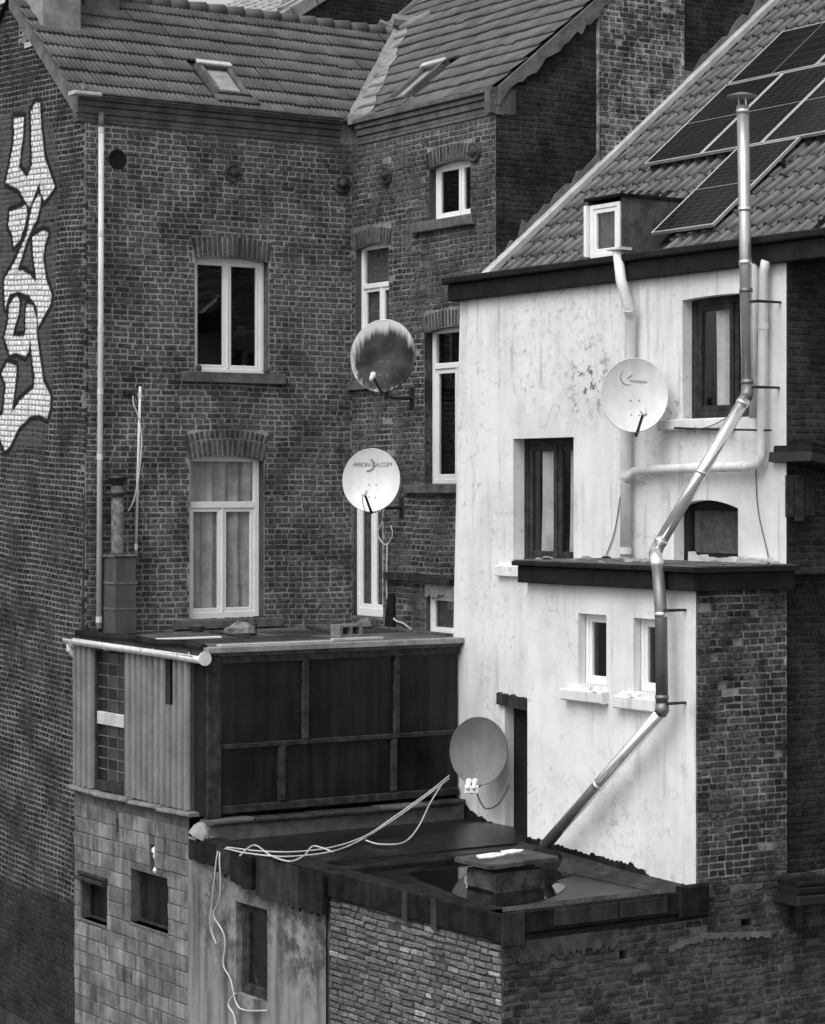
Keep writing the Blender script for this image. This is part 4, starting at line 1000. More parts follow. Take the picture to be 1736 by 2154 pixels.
mb = MB(); mb.bbox(Fyl, XX-0.28, XX+0.1, PZ0+0.02, PZ1+0.06, 0.02, 0.09, 0.02); mb.build('felt_corner', m_felt, lowr)
for u, h in ((-19.55, 0.31), (-19.05, 0.33)):
    mb = ragged(FA(XL-0.06), [(u, PZ1-0.02), (u+0.09, PZ1-0.02)], h-0.03, 0.012, 0.002, 0.018, seed=int(-u*10), ragbottom=True); mb.build('torn_felt', m_feltm, lowr)
RZ = -3.885
mb = MB(); mb.box(WORLDF, XL+0.10, XX+0.02, YC+0.1, 20.98, RZ-0.2, RZ); rroof = mb.build('flat_roof', m_wet, lowr)
# sloped felt skirts inside the parapet and along the house
FRB = FB(20.97)
mb = MB(); mb.bbox(FRB, XL+0.0, XX, RZ-0.02, -3.82, -0.02, 0.10, 0.02); mb.build('dividing_kerb', m_felt, lowr)
mb = MB()
A_ = [Vector((XX-0.30, y, RZ+0.004)) for y in (YC+0.14, 19.0, 20.0, 20.86)]; B_ = [Vector((XX-0.02, y, z)) for y, z in zip((YC+0.14, 19.0, 20.0, 20.86), (-3.82, -3.80, -3.74, -3.72))]
for i in range(3): mb.quad(B_[i], A_[i], A_[i+1], B_[i+1])
mb.build('felt_skirt', m_feltm, rroof)
rg = ragged(Fx, [(-YE, -3.66), (-19.9, -3.70), (-19.0, -3.74), (-18.6, -3.82), (-YR, -3.84)], 0.30, 0.012, 0.004, 0.028, seed=29, step=0.03); rg.build('felt_upstand', m_felt, lowr)
# rain puddle
t = NT('rain_water'); t.bump(t.noise(6, 2, 0.5), 0.02, 0.01); m_water = t.done(0.006, 0.03, 0.28)
pu = MB(); pts = []
pa = [onZ(x, y, RZ+0.006) for x, y in ((858, 1837), (905, 1822), (985, 1812), (1100, 1812), (1165, 1820), (1205, 1838), (1170, 1852), (1190, 1866), (1150, 1890), (1060, 1905), (985, 1893), (925, 1866), (888, 1852))]
sm_ = smooth_path(pa+[pa[0]], 4)[:-1]
pu.poly(sm_[::-1]); po = pu.build('puddle', m_water); tag(po, 'shallow dark rain puddle on the felt roof of the brick outbuilding', 'puddle', kind='thing')
# capped chimney stub on that roof
stub = thing('chimney_stub', (13.9, 19.3, RZ), 'squat rendered chimney stub under a slab on the puddled flat roof', 'chimney')
FSx = FA(13.57); su0, su1 = -19.52, -19.04
mb = MB(); rr = random.Random(6)
mb.bbox(FSx, su0, su1, RZ, RZ+0.20, -0.62, 0.0, 0.03); mb.build('stack', M('mottled_dark_render', 0.012, 0.085, 5, 0.9, 0.8, 25), stub)  # stack in a mottled, very dark tone
mb = MB(); mb.bbox(FSx, su0+0.07, su1-0.07, RZ+0.202, RZ+0.258, -0.55, -0.06, 0.02); mb.build('neck', m_wood, stub)
mb = MB(); Fsl = Frame((13.90, 19.29, RZ+0.274), (1, 0, 0.02), (0, 1, 0.01)); mb.bbox(Fsl, -0.41, 0.42, -0.30, 0.30, -0.015, 0.035, 0.012); mb.build('slab', M('wet_slab', 0.025, 0.09, 5, 0.6, 0.5, 30), stub)
for i, (x, y, sx, sy) in enumerate(((-0.10, 0.10, 0.19, 0.10), (0.20, 0.17, 0.14, 0.08))):
    mb = MB(); pts = [(x-sx, y-sy*0.5), (x-sx*0.3, y-sy), (x+sx*0.5, y-sy*0.7), (x+sx, y-sy*0.1), (x+sx*0.4, y+sy), (x-sx*0.7, y+sy*0.8)]
    mb.prism(Fsl, pts, 0.036, 0.048); tag(mb.build('scrap', m_plast), ('crumpled white scrap on the slab of the chimney stub', 'bright white flake beside the flue foot on the chimney slab')[i], 'scrap')

# ================================================================== dark neighbour wall on the far right
nb = thing('neighbour_house', (18, YR+0.3, -H), 'dark brick neighbour wall at the right edge with small lean-to eaves', 'house')
Fn = FB(YR+0.22); mb = MB(); mb.quad(Fn.p(XW+0.02, -H), Fn.p(26, -H), Fn.p(26, 0.6), Fn.p(XW+0.02, 0.6)); nw = mb.build('side_wall', m_mortard, nb)
bricks(Fn, (XW+0.03, 19.4, -4.2, 0.55), [], nw, m_brickd, nparts=300, seed=91, proud=0.012, jit=0.004, wob=0.02)
def lean_eave(px0, py0, slope, y0, z_off, parent):
    P = onY(px0, py0, y0+0.55)-Vector((0, 0.55, 0)); Fe = Frame(P, (1, 0, slope), (-slope, 0, 1)); mb = MB()
    mb.bbox(Fe, 0.0, 2.2, 0.0, 0.07, -0.55, 0.0, 0.01); mb.build('eave_board', m_fascia, parent)
    mb = MB(); mb.bbox(Fe, -0.05, 2.2, -0.10, -0.004, -0.55, 0.05, 0.01); mb.build('gutter_box', m_black, parent)
    for i in range(5):
        mb = MB(); mb.bbox(Fe, 0.02+0.34*i, 0.38+0.34*i, 0.072+0.008*(i % 2), 0.12, -0.55, -0.03, 0.012); mb.build('roof_slate', m_felt, parent)
    return P
lean_eave(1627, 952, -0.16, 17.62, 0, nb)
P = lean_eave(1602, 1868, -0.03, 17.66, 0, nb)
for i, (x0, x1, y0, y1) in enumerate(((1655, 1672, 1000, 1088), (1674, 1692, 1000, 1096), (1694, 1712, 1004, 1085))):
    F7 = FB(17.9); s = rectpx(F7, x0, x1, y0, y1); mb = MB(); mb.bbox(F7, s[0], s[1], s[2], s[3], -0.02, 0.0+0.01*i, 0.004); mb.build('hanging_board', m_wood, nb)
F7 = FB(17.9); s = rectpx(F7, 1668, 1690, 1885, 1952); mb = MB(); mb.prism(F7, [(s[0]+0.03, s[2]), (s[1]-0.03, s[2]), (s[1], s[3]), (s[0], s[3])], -0.14, 0.02); mb.build('bracket', m_black, nb)

# ================================================================== glazed annexe
XA = 12.97; Fa = FA(XA); Fb = FB(YA)
ann = thing('glazed_annexe', (XA, YA, ZA), 'flat-roofed annexe with dark glazed side and corrugated grey end wall', 'annexe')
AZ = -1.76
# corrugated end wall
def corrugated(F, u0, u1, v0, v1, parent, pitch=0.146, amp=0.055):
    mb = MB(); n = max(4, int((u1-u0)/pitch*14))
    for j, v in enumerate((v0, v1)):
        for i in range(n+1):
            u = u0+(u1-u0)*i/n; mb.v.append(F.p(u, v, 0.03+amp*math.tanh(2.6*(math.cos(2*math.pi*u/pitch)+0.62))))
    for i in range(n): mb.f.append((i, i+1, n+2+i, n+1+i)); mb.m.append(0)
    return mb.build('corrugated_sheet', m_corr, parent, True)
du0, du1 = Fa.uv(203, 1520)[0], Fa.uv(271, 1520)[0]; cu1_ = Fa.uv(414, 1550)[0]; slit = rectpx(Fa, 362, 377, 1385, 1482)
zt = AZ-0.06
corrugated(Fa, -27.0, du0, ZA+0.05, zt, ann)
corrugated(Fa, du1, slit[0], ZA+0.05, zt, ann); corrugated(Fa, slit[1], cu1_, ZA+0.05, zt, ann); corrugated(Fa, slit[0], slit[1], ZA+0.05, slit[2], ann); corrugated(Fa, slit[0], slit[1], slit[3], zt, ann)
mb = MB(); mb.box(Fa, -27.02, -YA, ZA-0.02, AZ-0.02, -0.10, -0.06); mb.build('end_wall_core', m_dark, ann)
mb = MB(); mb.bbox(Fa, slit[0]-0.03, slit[1]+0.03, slit[3], slit[3]+0.05, -0.05, 0.05, 0.005); mb.build('slit_lintel', m_corr, ann)
dz0, dz1 = ZA+0.04, AZ-0.08; fr = MB(); f_ = 0.05
for q in ((du0, du0+f_, dz0, dz1), (du1-f_, du1, dz0, dz1), (du0+f_, du1-f_, dz0, dz0+0.12), (du0+f_, du1-f_, dz1-0.06, dz1)): fr.bbox(Fa, *q, -0.05, 0.03, 0.006)
door = fr.build('glazed_door', m_wood, ann)
a0_, a1_ = du0+f_, du1-f_; zm0, zm1 = Fa.uv(235, 1527)[1], Fa.uv(235, 1500)[1]
mb = MB(); mb.bbox(Fa, a0_+0.004, a1_-0.004, zm0, zm1, -0.05, 0.02, 0.006); mb.build('mid_panel', m_zinc, door)
def shade_mat(i): return (m_pd1, m_pd2, m_pd3)[i]
m_pd1 = M('pattern_pane_dark', 0.014, 0.02, 20, 0.2, 0.2, 60, spec=0.4); m_pd2 = M('pattern_pane_mid', 0.03, 0.045, 20, 0.25, 0.2, 60, spec=0.4); m_pd3 = M('pattern_pane_light', 0.045, 0.06, 20, 0.3, 0.2, 60, spec=0.4)
for (z0, z1) in ((dz0+0.12, zm0-0.004), (zm1+0.004, dz1-0.06)):
    for i in range(3):
        for j in range(5):
            u0, u1 = a0_+(a1_-a0_)*i/3+0.007, a0_+(a1_-a0_)*(i+1)/3-0.007; v0, v1 = z0+(z1-z0)*j/5+0.007, z0+(z1-z0)*(j+1)/5-0.007
            mb = MB(); mb.bbox(Fa, u0, u1, v0, v1, -0.03, -0.016, 0.003); mb.build('pane', shade_mat((i*2+j*3+(i*j) % 2) % 3), door)
for (z0, z1) in ((dz0+0.12, zm0-0.004), (zm1+0.004, dz1-0.06)):
    for i in (1, 2):
        u = a0_+(a1_-a0_)*i/3; mb = MB(); mb.bbox(Fa, u-0.007, u+0.007, z0, z1, -0.03, -0.004, 0.003); mb.build('glazing_bar', m_sill, door)
    for j in range(1, 5):
        w = z0+(z1-z0)*j/5; mb = MB(); mb.bbox(Fa, a0_, a1_, w-0.007, w+0.007, -0.03, -0.005, 0.003); mb.build('glazing_bar', m_sill, door)
# dark glazed side
ZB = -3.60
def px_b(x, y): return Fb.uv(x, y)
mb = MB(); mb.box(Fb, XA+0.02, XW, ZB, AZ-0.03, -0.08, -0.06); mb.build('inner_wall', m_dark, ann)
posts = [(XA-0.01, XA+0.17, ZB-0.04, AZ-0.04, 0.05), (Fb.uv(635, 1470)[0], Fb.uv(648, 1470)[0], None, AZ-0.10, 0.035), (Fb.uv(828, 1470)[0], Fb.uv(840, 1470)[0], None, AZ-0.10, 0.03),
         (Fb.uv(585, 1640)[0], Fb.uv(598, 1640)[0], ZB+0.1, None, 0.045), (Fb.uv(822, 1640)[0], Fb.uv(834, 1640)[0], ZB+0.1, None, 0.03)]
zmid = Fb.uv(560, 1566)[1]
for (a, b, c, d, e) in posts:
    c = zmid+0.03 if c is None else c; d = zmid-0.03 if d is None else d
    mb = MB(); mb.bbox(Fb, a, b, c, d, -0.05, e, 0.01); mb.build('post', m_wood, ann)
for (a, b, e) in ((AZ-0.15, AZ-0.04, 0.04), (zmid-0.03, zmid+0.03, 0.03), (ZB, ZB+0.09, 0.03)):
    mb = MB(); mb.bbox(Fb, XA+0.172, XW-0.03, a, b, -0.05, e, 0.01); mb.build('rail', m_wood, ann)
us = [XA+0.17, posts[1][0], posts[1][1], posts[2][0], posts[2][1], XW-0.03]
for i in (0, 2, 4):
    mb = MB(); mb.box(Fb, us[i]+0.003, us[i+1]-0.003, zmid+0.032, AZ-0.152, -0.03, -0.015); mb.build('pane', m_darkglass, ann)
us = [XA+0.17, posts[3][0], posts[3][1], posts[4][0], posts[4][1], XW-0.03]
for i in (0, 2, 4):
    mb = MB(); mb.box(Fb, us[i]+0.003, us[i+1]-0.003, ZB+0.092, zmid-0.032, -0.03, -0.015); mb.build('pane', m_darkglass, ann)
mb = MB(); mb.bbox(Fa, cu1_+0.005, -YA-0.0, ZA, AZ-0.05, -0.05, 0.03, 0.01); mb.build('corner_board', m_fascia, ann)
# annexe roof
mb = MB(); Fz = Frame((0, 0, AZ), (1, 0, 0), (0, 1, 0.0)); mb.box(Fz, XA+0.0, XS, YA-0.05, YM, -0.06, 0.03); aro = mb.build('roof', m_feltg, ann)
mb = MB(); mb.bbox(Fb, XA-0.03, XW, AZ-0.02, AZ+0.045, -0.05, 0.10, 0.006); mb.build('roof_trim', M('dull_zinc_trim', 0.16, 0.3, 4, 0.6, 0.3, 20), ann)
for (x0, x1, y0, y1, d, m) in ((13.2, 15.2, 24.6, 25.4, 0.034, m_feltm), (14.2, 16.5, 23.9, 24.4, 0.035, m_feltg), (15.0, 16.8, 25.3, 26.2, 0.036, m_feltm), (13.1, 14.4, 25.6, 26.4, 0.033, m_feltg), (13.3, 14.8, 24.0, 24.10, 0.05, m_zinc), (13.25, 14.1, 25.42, 25.50, 0.05, m_plast), (14.9, 15.6, 24.15, 24.22, 0.06, m_zinc)):
    mb = MB(); mb.bbox(Fz, x0, x1, y0, y1, 0.025, d, 0.003); mb.build('roof_patch', m, aro)
mb = MB(); mb.tube([Vector((XA-0.02, y, AZ+0.05+0.015*math.sin(y*5))) for y in (27.0, 26.3, 25.6, 24.9, 24.3, 23.75)], 0.045, 7); mb.build('roof_edge_roll', m_felt, aro)
# gutter: half-round
gu = MB(); n = 9; ys = [27.12, 26.3, 25.2, 24.3, 23.60]
for j, y in enumerate(ys):
    zc_ = AZ-0.015-0.012*j
    for k in range(n+1):
        a = math.pi+math.pi*k/n; gu.v.append(Vector((XA-0.10+0.072*math.cos(a), y, zc_+0.072*math.sin(a))))
for j in range(len(ys)-1):
    for k in range(n): q = j*(n+1)+k; gu.f.append((q, q+1, q+n+2, q+n+1)); gu.m.append(0)
gut = gu.build('gutter', m_pipew, ann, True); so = gut.modifiers.new('shell', 'SOLIDIFY'); so.thickness = 0.006
for y in (26.9, 26.0, 25.0, 24.1):
    mb = MB(); mb.tube([Vector((XA-0.10+0.078*math.cos(a), y, AZ-0.03+0.078*math.sin(a))) for a in [math.pi+math.pi*k/8 for k in range(9)]], 0.01, 6); mb.build('gutter_clip', m_pipe, gut)
mb = MB(); mb.lathe(Vector((XA-0.10, 23.60, AZ-0.07)), (0, -1, 0), [(0.08, 0), (0.08, 0.02)], 16); mb.build('gutter_cap', m_pipew, gut)
mb = MB(); mb.tube([Vector((XA-0.10, 27.06, AZ-0.05)), Vector((XA-0.10, 27.06, AZ-0.16)), Vector((XA+0.0, 27.04, AZ-0.26)), Vector((XA+0.03, 27.03, AZ-0.40))], 0.04, 10); mb.build('gutter_outlet', m_pipew, gut)

# ================================================================== satellite dishes
def dish(px, py, rpx, rypx, depth, yaw, pitch, mat, name, label, dirt=None, lnb=(0.0, -0.55), bracket=None, wallF=None, logo=None, twin=False, roll=0.0, armroot=None):
    """px,py centre on the picture at distance depth; yaw>0 turns the face to the picture's right"""
    C = ray(px, py)*depth
    to = (-FW).copy(); to = Matrix.Rotation(yaw, 3, 'Z') @ to; axis = to.cross(Vector((0, 0, 1))).normalized()
    N = (Matrix.Rotation(pitch, 3, axis) @ to).normalized(); U = Vector((0, 0, 1)).cross(N).normalized(); V = N.cross(U).normalized()
    F = Frame(C, U, V); rx = rpx/FPX*depth; ry = rypx/FPX*depth
    t = thing('satellite_dish', C-Vector((0, 0, ry)), label, 'satellite dish', 'satellite dishes on the house walls')
    mb = MB(); nr, na = 9, 44
    for side in (0, 1):
        base = len(mb.v); mb.v.append(F.p(0, 0, -0.085-0.012*side))
        for i in range(1, nr+1):
            q = i/nr
            for j in range(na):
                a = 2*math.pi*j/na; mb.v.append(F.p(rx*q*math.cos(a), ry*q*math.sin(a), -0.085*(1-q*q)-0.012*side))
        for j in range(na):
            k = (j+1) % na; f = (base, base+1+j, base+1+k); mb.f.append(f if not side else f[::-1]); mb.m.append(0)
        for i in range(nr-1):
            for j in range(na):
                k = (j+1) % na; o = base+1+i*na; f = (o+j, o+na+j, o+na+k, o+k); mb.f.append(f if not side else f[::-1]); mb.m.append(0)
    # rolled rim
    base = len(mb.v); prof = [(1.0, 0.0), (1.012, 0.006), (1.03, 0.004), (1.035, -0.006), (1.03, -0.03), (1.0, -0.014)]
    for (q, d) in prof:
        for j in range(na): a = 2*math.pi*j/na; mb.v.append(F.p(rx*q*math.cos(a), ry*q*math.sin(a), d))
    for i in range(len(prof)-1):
        for j in range(na): k = (j+1) % na; mb.f.append((base+i*na+j, base+(i+1)*na+j, base+(i+1)*na+k, base+i*na+k)); mb.m.append(0)
    refl = mb.build('reflector', dirt or mat, t, True)
    # bolts
    mb = MB()
    for (a, b) in ((-0.12, -0.12), (0.14, -0.12), (-0.1, -0.52), (0.14, -0.54)):
        q = a*a+b*b; mb.lathe(F.p(a*rx, b*ry, -0.085*(1-q)), N, [(0.009, 0), (0.009, 0.005), (0.004, 0.008)], 8)
    mb.build('bolts', m_print, refl)
    # feed arm and head: head placed in front of the face so that it shows at lnb (fractions of the radii)
    A0 = F.p(*(armroot or (0.03*rx, -1.05*ry)), -0.03); Hd = C+(RT*lnb[0]*rx+Vector((0, 0, 1))*lnb[1]*ry)*0.98-FW*0.42
    mb = MB(); mb.tube([F.p(0.0, -0.8*ry, -0.10), A0, A0+(Hd-A0)*0.92], 0.015, 8); mb.build('feed_arm', m_black, t)
    ax = (C-Hd).normalized()
    for k in range(2 if twin else 1):
        o = Hd+RT*(0.07*k-0.035 if twin else 0); mb = MB()
        mb.lathe(o-ax*0.05, ax, [(0.018, -0.04), (0.026, 0.0), (0.026, 0.05), (0.034, 0.06), (0.034, 0.10), (0.02, 0.11)], 12)
        if twin: mb.bbox(Frame(o, RT, (0, 0, 1)), -0.045, 0.045, -0.11, -0.02, -0.04, 0.05, 0.008)
        mb.build('feed_head', m_dishw if not twin else m_plast, t, False)
    mb = MB(); mb.tube(smooth_path([Hd-ax*0.05, Hd+Vector((0, 0, -0.10))-RT*0.02, (Hd+A0)/2+Vector((0, 0, -0.10))-RT*0.03, A0], 4), 0.005, 5); mb.build('feed_cable', m_cabled, t)
    bk = F.p(0, -0.1*ry, -0.10)
    if wallF:
        bu, bv = wallF.uv(*bracket); W = wallF.p(bu, bv, 0.0)
        mb = MB(); mb.bbox(wallF, bu-0.05, bu+0.05, bv-0.14, bv+0.14, 0, 0.012, 0.004)
        m1 = W+wallF.N*0.32
        mb.tube([W, m1], 0.02, 8); mast = Vector((bk.x, bk.y, W.z)); mast = mast-N*0.10
        mb.tube([m1, mast+Vector((0, 0, 0.0))], 0.02, 8); mb.tube([mast-Vector((0, 0, 0.04)), Vector((mast.x, mast.y, bk.z+0.12))], 0.024, 10); mb.build('wall_bracket', m_black, t)
        mb = MB(); mc = Vector((mast.x, mast.y, bk.z)); mb.tube([mc, bk], 0.05, 8); mb.build('clamp', m_sill, t)
    if logo: logo(F, rx, ry, t)
    return t
def dirtmat(C, V, r, name, shift):
    t = NT(name); x = t.n('ShaderNodeVectorMath', operation='SUBTRACT'); t.t.links.new(t.pos, x.inputs[0]); x.inputs[1].default_value = tuple(C)
    d = t.dist(Vector(C)+Vector(shift)); w = t.math('ADD', d, t.math('MULTIPLY', t.math('SUBTRACT', t.noise(22, 3, 0.6, stretch=(1, 1, 0.10)), 0.5), 0.22))
    f = t.mr(w, r*0.70, r*0.97, 1, 0); f2 = t.mr(t.noise(3, 3, 0.5), 0.3, 0.7, 0.92, 1)
    return t.done(t.mix(t.math('MULTIPLY', f, f2), 0.62, 0.016), 0.7, 0.06)
D1 = 29.1; C1 = ray(805, 748)*D1+Vector((0, 0, H))
m_dirt = dirtmat(C1, None, 0.49, 'dish_blackened', RT*0.03+Vector((0, 0, -0.07)))
dish(805, 748, 68, 77, D1, math.radians(-14), math.radians(12), m_dishw, 'a', 'satellite dish blackened inside, mounted above the others on the brick corner', dirt=m_dirt, lnb=(-0.30, -0.62), bracket=(868, 838), wallF=Fs)
def logo2(F, rx, ry, t):
    cu_ = bpy.data.curves.new('lettering', 'FONT'); cu_.body = 'ARION CA.COM'; cu_.size = 0.072; cu_.shear = 0.3; cu_.align_x = 'CENTER'; cu_.extrude = 0.0008; cu_.space_character = 0.9
    o = bpy.data.objects.new('lettering', cu_); scene.collection.objects.link(o); dg = bpy.context.evaluated_depsgraph_get()
    me = bpy.data.meshes.new_from_object(o.evaluated_get(dg)); bpy.data.objects.remove(o)
    for v in me.vertices:
        u, w = v.co.x-0.0*rx, v.co.y+0.46*ry; q = (u/rx)**2+(w/ry)**2; v.co = F.p(u, w, -0.085*(1-q)+0.004+v.co.z)-worg(t)
    me.materials.clear(); me.materials.append(m_print); o = bpy.data.objects.new('lettering', me); scene.collection.objects.link(o); o.parent = t
    mb = MB(); L = []
    for k in range(9):
        a = math.radians(75-150*k/8); L.append((-0.035+0.055*math.cos(a), 0.46*ry+0.025+0.065*math.sin(a)))
    L.append((-0.075, 0.46*ry-0.055))
    mb.tube([F.p(u, w, -0.085*(1-(u/rx)**2-(w/ry)**2)+0.003) for u, w in L], 0.010, 5); mb.build('swoosh', m_print, t)
dish(781, 1010, 60, 65.5, 29.2, math.radians(-10), math.radians(8), m_dishw, 'b', 'clean white satellite dish with faded lettering above the narrow white window', lnb=(-0.22, -0.42), bracket=(846, 1068), wallF=Fs, logo=logo2)
def logo3(F, rx, ry, t):
    def P(u, w, e=0.003): return F.p(u, w, -0.085*(1-(u/rx)**2-(w/ry)**2)+e)
    mb = MB(); cx_, cy_ = -0.22*rx, 0.50*ry; R_ = 0.075
    pts = [(cx_+R_*math.cos(a), cy_+R_*1.05*math.sin(a)) for a in [math.radians(110+200*k/14) for k in range(15)]]
    n = len(pts)
    for i in range(n-1):
        w0 = 0.013*math.sin(math.pi*(i+0.2)/n); w1 = 0.013*math.sin(math.pi*(i+1.2)/n)
        (a, b), (c, d) = pts[i], pts[i+1]
        def inn(p, w): k = 1-w/R_; return (cx_+(p[0]-cx_)*k, cy_+(p[1]-cy_)*k)
        e, f = inn((a, b), w0), inn((c, d), w1); mb.quad(P(a, b), P(*e), P(*f), P(c, d))
    mb.quad(P(cx_-0.005, cy_-0.004), P(cx_+0.005, cy_-0.012), P(cx_+0.06, cy_+0.03), P(cx_+0.05, cy_+0.034)); mb.build('emblem', m_print, t)
    mb = MB(); mb.quad(P(cx_+0.02, cy_-0.035), P(cx_+0.21, cy_-0.055), P(cx_+0.21, cy_-0.035), P(cx_+0.02, cy_-0.018)); mb.build('faded_print', M('faded_band', 0.36, 0.4, 10, 0.7, 0.0), t)
dish(1335, 831, 69, 77, 25.40, math.radians(-6), math.radians(6), m_dishw, 'c', 'white satellite dish with a crescent emblem on the white wall', lnb=(0.17, -0.50), bracket=(1340, 850), wallF=Fw, logo=logo3, armroot=(0.02, -0.43))
dish(1007, 1580, 60, 70, 27.9, math.radians(-12), math.radians(4), m_dishg, 'd', 'plain grey satellite dish low on the white wall by the doorway', lnb=(-0.28, -0.86), bracket=(1030, 1610), wallF=Fw, twin=True)

# ================================================================== pipes and flues
def pipe_thing(name, pts, r, mat, label, cat, joints=(), n=14, jm=None, jr=1.18, extra=None):
    base = min(pts, key=lambda p: p.z); t = thing(name, base, label, cat)
    mb = MB(); mb.tube(pts, r, n); mb.build('pipe', mat, t, True)
    for (i, f) in joints:
        a, b = pts[i], pts[i+1]; c = a+(b-a)*f; d = (b-a).normalized(); mb = MB(); mb.tube([c-d*0.035, c+d*0.035], r*jr, n); mb.build('collar', jm or mat, t, False)
    return t
def dpx(F, d, pts): return [F.p(*F.uv(x, y, d), d) for x, y in pts]
pts = dpx(Fm, 0.09, [(213, 236), (212, 700), (208, 1322)])
dp = pipe_thing('downpipe', pts, 0.036, m_pipe, 'long pale grey downpipe at the corner of the graffiti house', 'downpipe', [(0, 0.08), (0, 0.55), (0, 0.985), (1, 0.20), (1, 0.42), (1, 0.97)], jr=1.12)
mb = MB(); z0 = pts[0].z; mb.tube([pts[0], pts[0]+(pts[1]-pts[0])*0.09], 0.0385, 14); mb.build('darker_top', m_cemd, dp, True)  # top length of the pipe in a darker tone
# flue box with pipe
bx = thing('flue_box', Fm.p(Fm.uv(258, 1325)[0], AZ+0.05, 0.22), 'grey sheet metal box on the annexe roof with a rusty cowl pipe', 'flue')
q = rectpx(Fm, 229, 287, 1172, 1327); Fbx = FB(YM-0.06)
ub0, ub1 = FB(YM-0.42).uv(242, 1250)[0], FB(YM-0.42).uv(290, 1250)[0]
mb = MB(); zb = AZ+0.035; z1 = FB(YM-0.42).uv(265, 1172)[1]
for i in range(3):
    a, b = zb+(z1-zb)*i/3, zb+(z1-zb)*(i+1)/3; mb.bbox(FB(YM-0.06), ub0+0.004*i, ub1-0.004*i, a+0.001, b, 0.0, 0.34, 0.012)
body = mb.build('casing', m_metalbox, bx)
for i in (1, 2):
    a = zb+(z1-zb)*i/3; mb = MB(); mb.box(FB(YM-0.06), ub0-0.006, ub1+0.004, a-0.012, a+0.012, -0.0, 0.348); mb.build('seam_band', m_cemd, body)
mb = MB(); mb.bbox(FB(YM-0.06), ub0-0.015, ub1+0.015, z1, z1+0.03, -0.01, 0.36, 0.01); mb.build('lid', m_sill, bx)
um_ = (ub0+ub1)/2-0.03; pc = FB(YM-0.06).p(um_, z1+0.03, 0.18); zt_ = FB(YM-0.24).uv(255, 1022)[1]
mb = MB(); mb.lathe(pc, (0, 0, 1), [(0.09, 0), (0.085, 0.03), (0.078, 0.04), (0.078, zt_-pc.z)], 16); mb.build('pipe', M('rusty_pipe', 0.05, 0.15, 14, 0.8, 0.4, 40), bx, True)
mb = MB(); mb.lathe(Vector((pc.x, pc.y, zt_-0.12)), (0, 0, 1), [(0.10, 0), (0.105, 0.03), (0.10, 0.04)], 16); mb.lathe(Vector((pc.x, pc.y, zt_)), (0, 0, 1), [(0.07, 0.0), (0.125, 0.09), (0.135, 0.10), (0.12, 0.12), (0.02, 0.15)], 16); mb.build('cowl', m_black, bx)
mb = MB(); mb.tube([FB(YM).p(um_-0.2, zt_-0.09, 0.0), Vector((pc.x, pc.y, zt_-0.09))], 0.012, 6); mb.build('stay', m_black, bx)
# antenna pole
pp = dpx(Fm, 0.10, [(295, 813), (291, 960), (286, 1165)])
ap = pipe_thing('antenna_pole', pp, 0.018, m_pipew, 'thin white pole standing against the brick wall beside the flue box', 'pole', [(0, 0.12), (1, 0.93)], 8, jr=1.3)
mb = MB(); bxp = Fm.uv(274, 826, 0.1); mb.bbox(Fm, bxp[0]-0.05, bxp[0]+0.05, bxp[1]-0.03, bxp[1]+0.03, 0.0, 0.10, 0.01); mb.tube(dpx(Fm, 0.1, [(276, 828), (287, 832)]), 0.014, 6); mb.build('junction_box', m_black, ap)
mb = MB(); mb.tube(smooth_path(dpx(Fm, 0.11, [(280, 832), (281, 850), (289, 870), (296, 900), (298, 935), (292, 1000), (282, 1050), (270, 1075)]), 5), 0.010, 6); mb.build('loose_cable', m_cable, ap)
# dormer drain pipe
pts = dpx(Fw, 0.16, [(1300, 527), (1307, 590), (1324, 648)])+dpx(Fw, 0.10, [(1327, 665), (1325, 800), (1317, 905), (1316, 1172)])
pt1 = pipe_thing('drain_pipe', pts, 0.058, m_pipew, 'white drain pipe running from the dormer down behind the crescent dish', 'pipe', [(2, 0.3), (5, 0.35), (5, 0.95)], jr=1.15)
mb = MB(); c = pts[0]; mb.bbox(Frame(c, (0, -1, 0), (0, 0, 1)), -0.10, 0.12, 0.0, 0.03, -0.1, 0.08, 0.006); mb.build('hopper_lip', m_pipew, pt1)
pts = dpx(Fw, 0.10, [(1612, 548), (1607, 570), (1603, 955), (1596, 975), (1575, 981), (1360, 988), (1335, 992), (1312, 1020)])
pipe_thing('drain_pipe', pts, 0.05, m_pipew, 'white drain pipe at the white wall corner turning sideways towards the dish', 'pipe', [(1, 0.3), (4, 0.05), (4, 0.5), (4, 0.97), (6, 0.9)], jr=1.12)
pts = dpx(Fw, 0.07, [(1590, 555), (1587, 720), (1585, 880)])
pipe_thing('drain_pipe', pts, 0.04, m_pipew, 'slim white pipe squeezed between the steel flue and the corner pipe', 'pipe', [(1, 0.5)])
# steel flue
def at(px, py, x): return onX(px, py, x)
f0, f1 = at(1563, 222, 16.12), at(1573, 812, 16.12)
fpts = [f0, f1]
flue = thing('steel_flue', at(1150, 1780, 15.0), 'shiny steel flue zigzagging down the white house to the flat roof', 'flue')
mb = MB(); mb.tube([f0, f1], 0.062, 18); mb.build('upper_pipe', m_steelu, flue, True)
g0, g1 = at(1568, 838, 16.05), at(1384, 1150, 15.32)
mb = MB(); mb.tube([g0, g1], 0.062, 18); mb.build('upper_diagonal', m_steel, flue, True)
mb = MB(); mb.tube([f1, at(1573, 828, 16.10), g0], 0.066, 16); mb.build('elbow', m_steeld, flue, True)
h0, h1, h2, h3 = at(1378, 1166, 15.20), at(1384, 1190, 15.06), at(1391, 1290, 15.04), at(1393, 1480, 15.04)
mb = MB(); mb.tube([g1, h0, h1], 0.066, 16); mb.build('elbow', m_steel, flue, True)
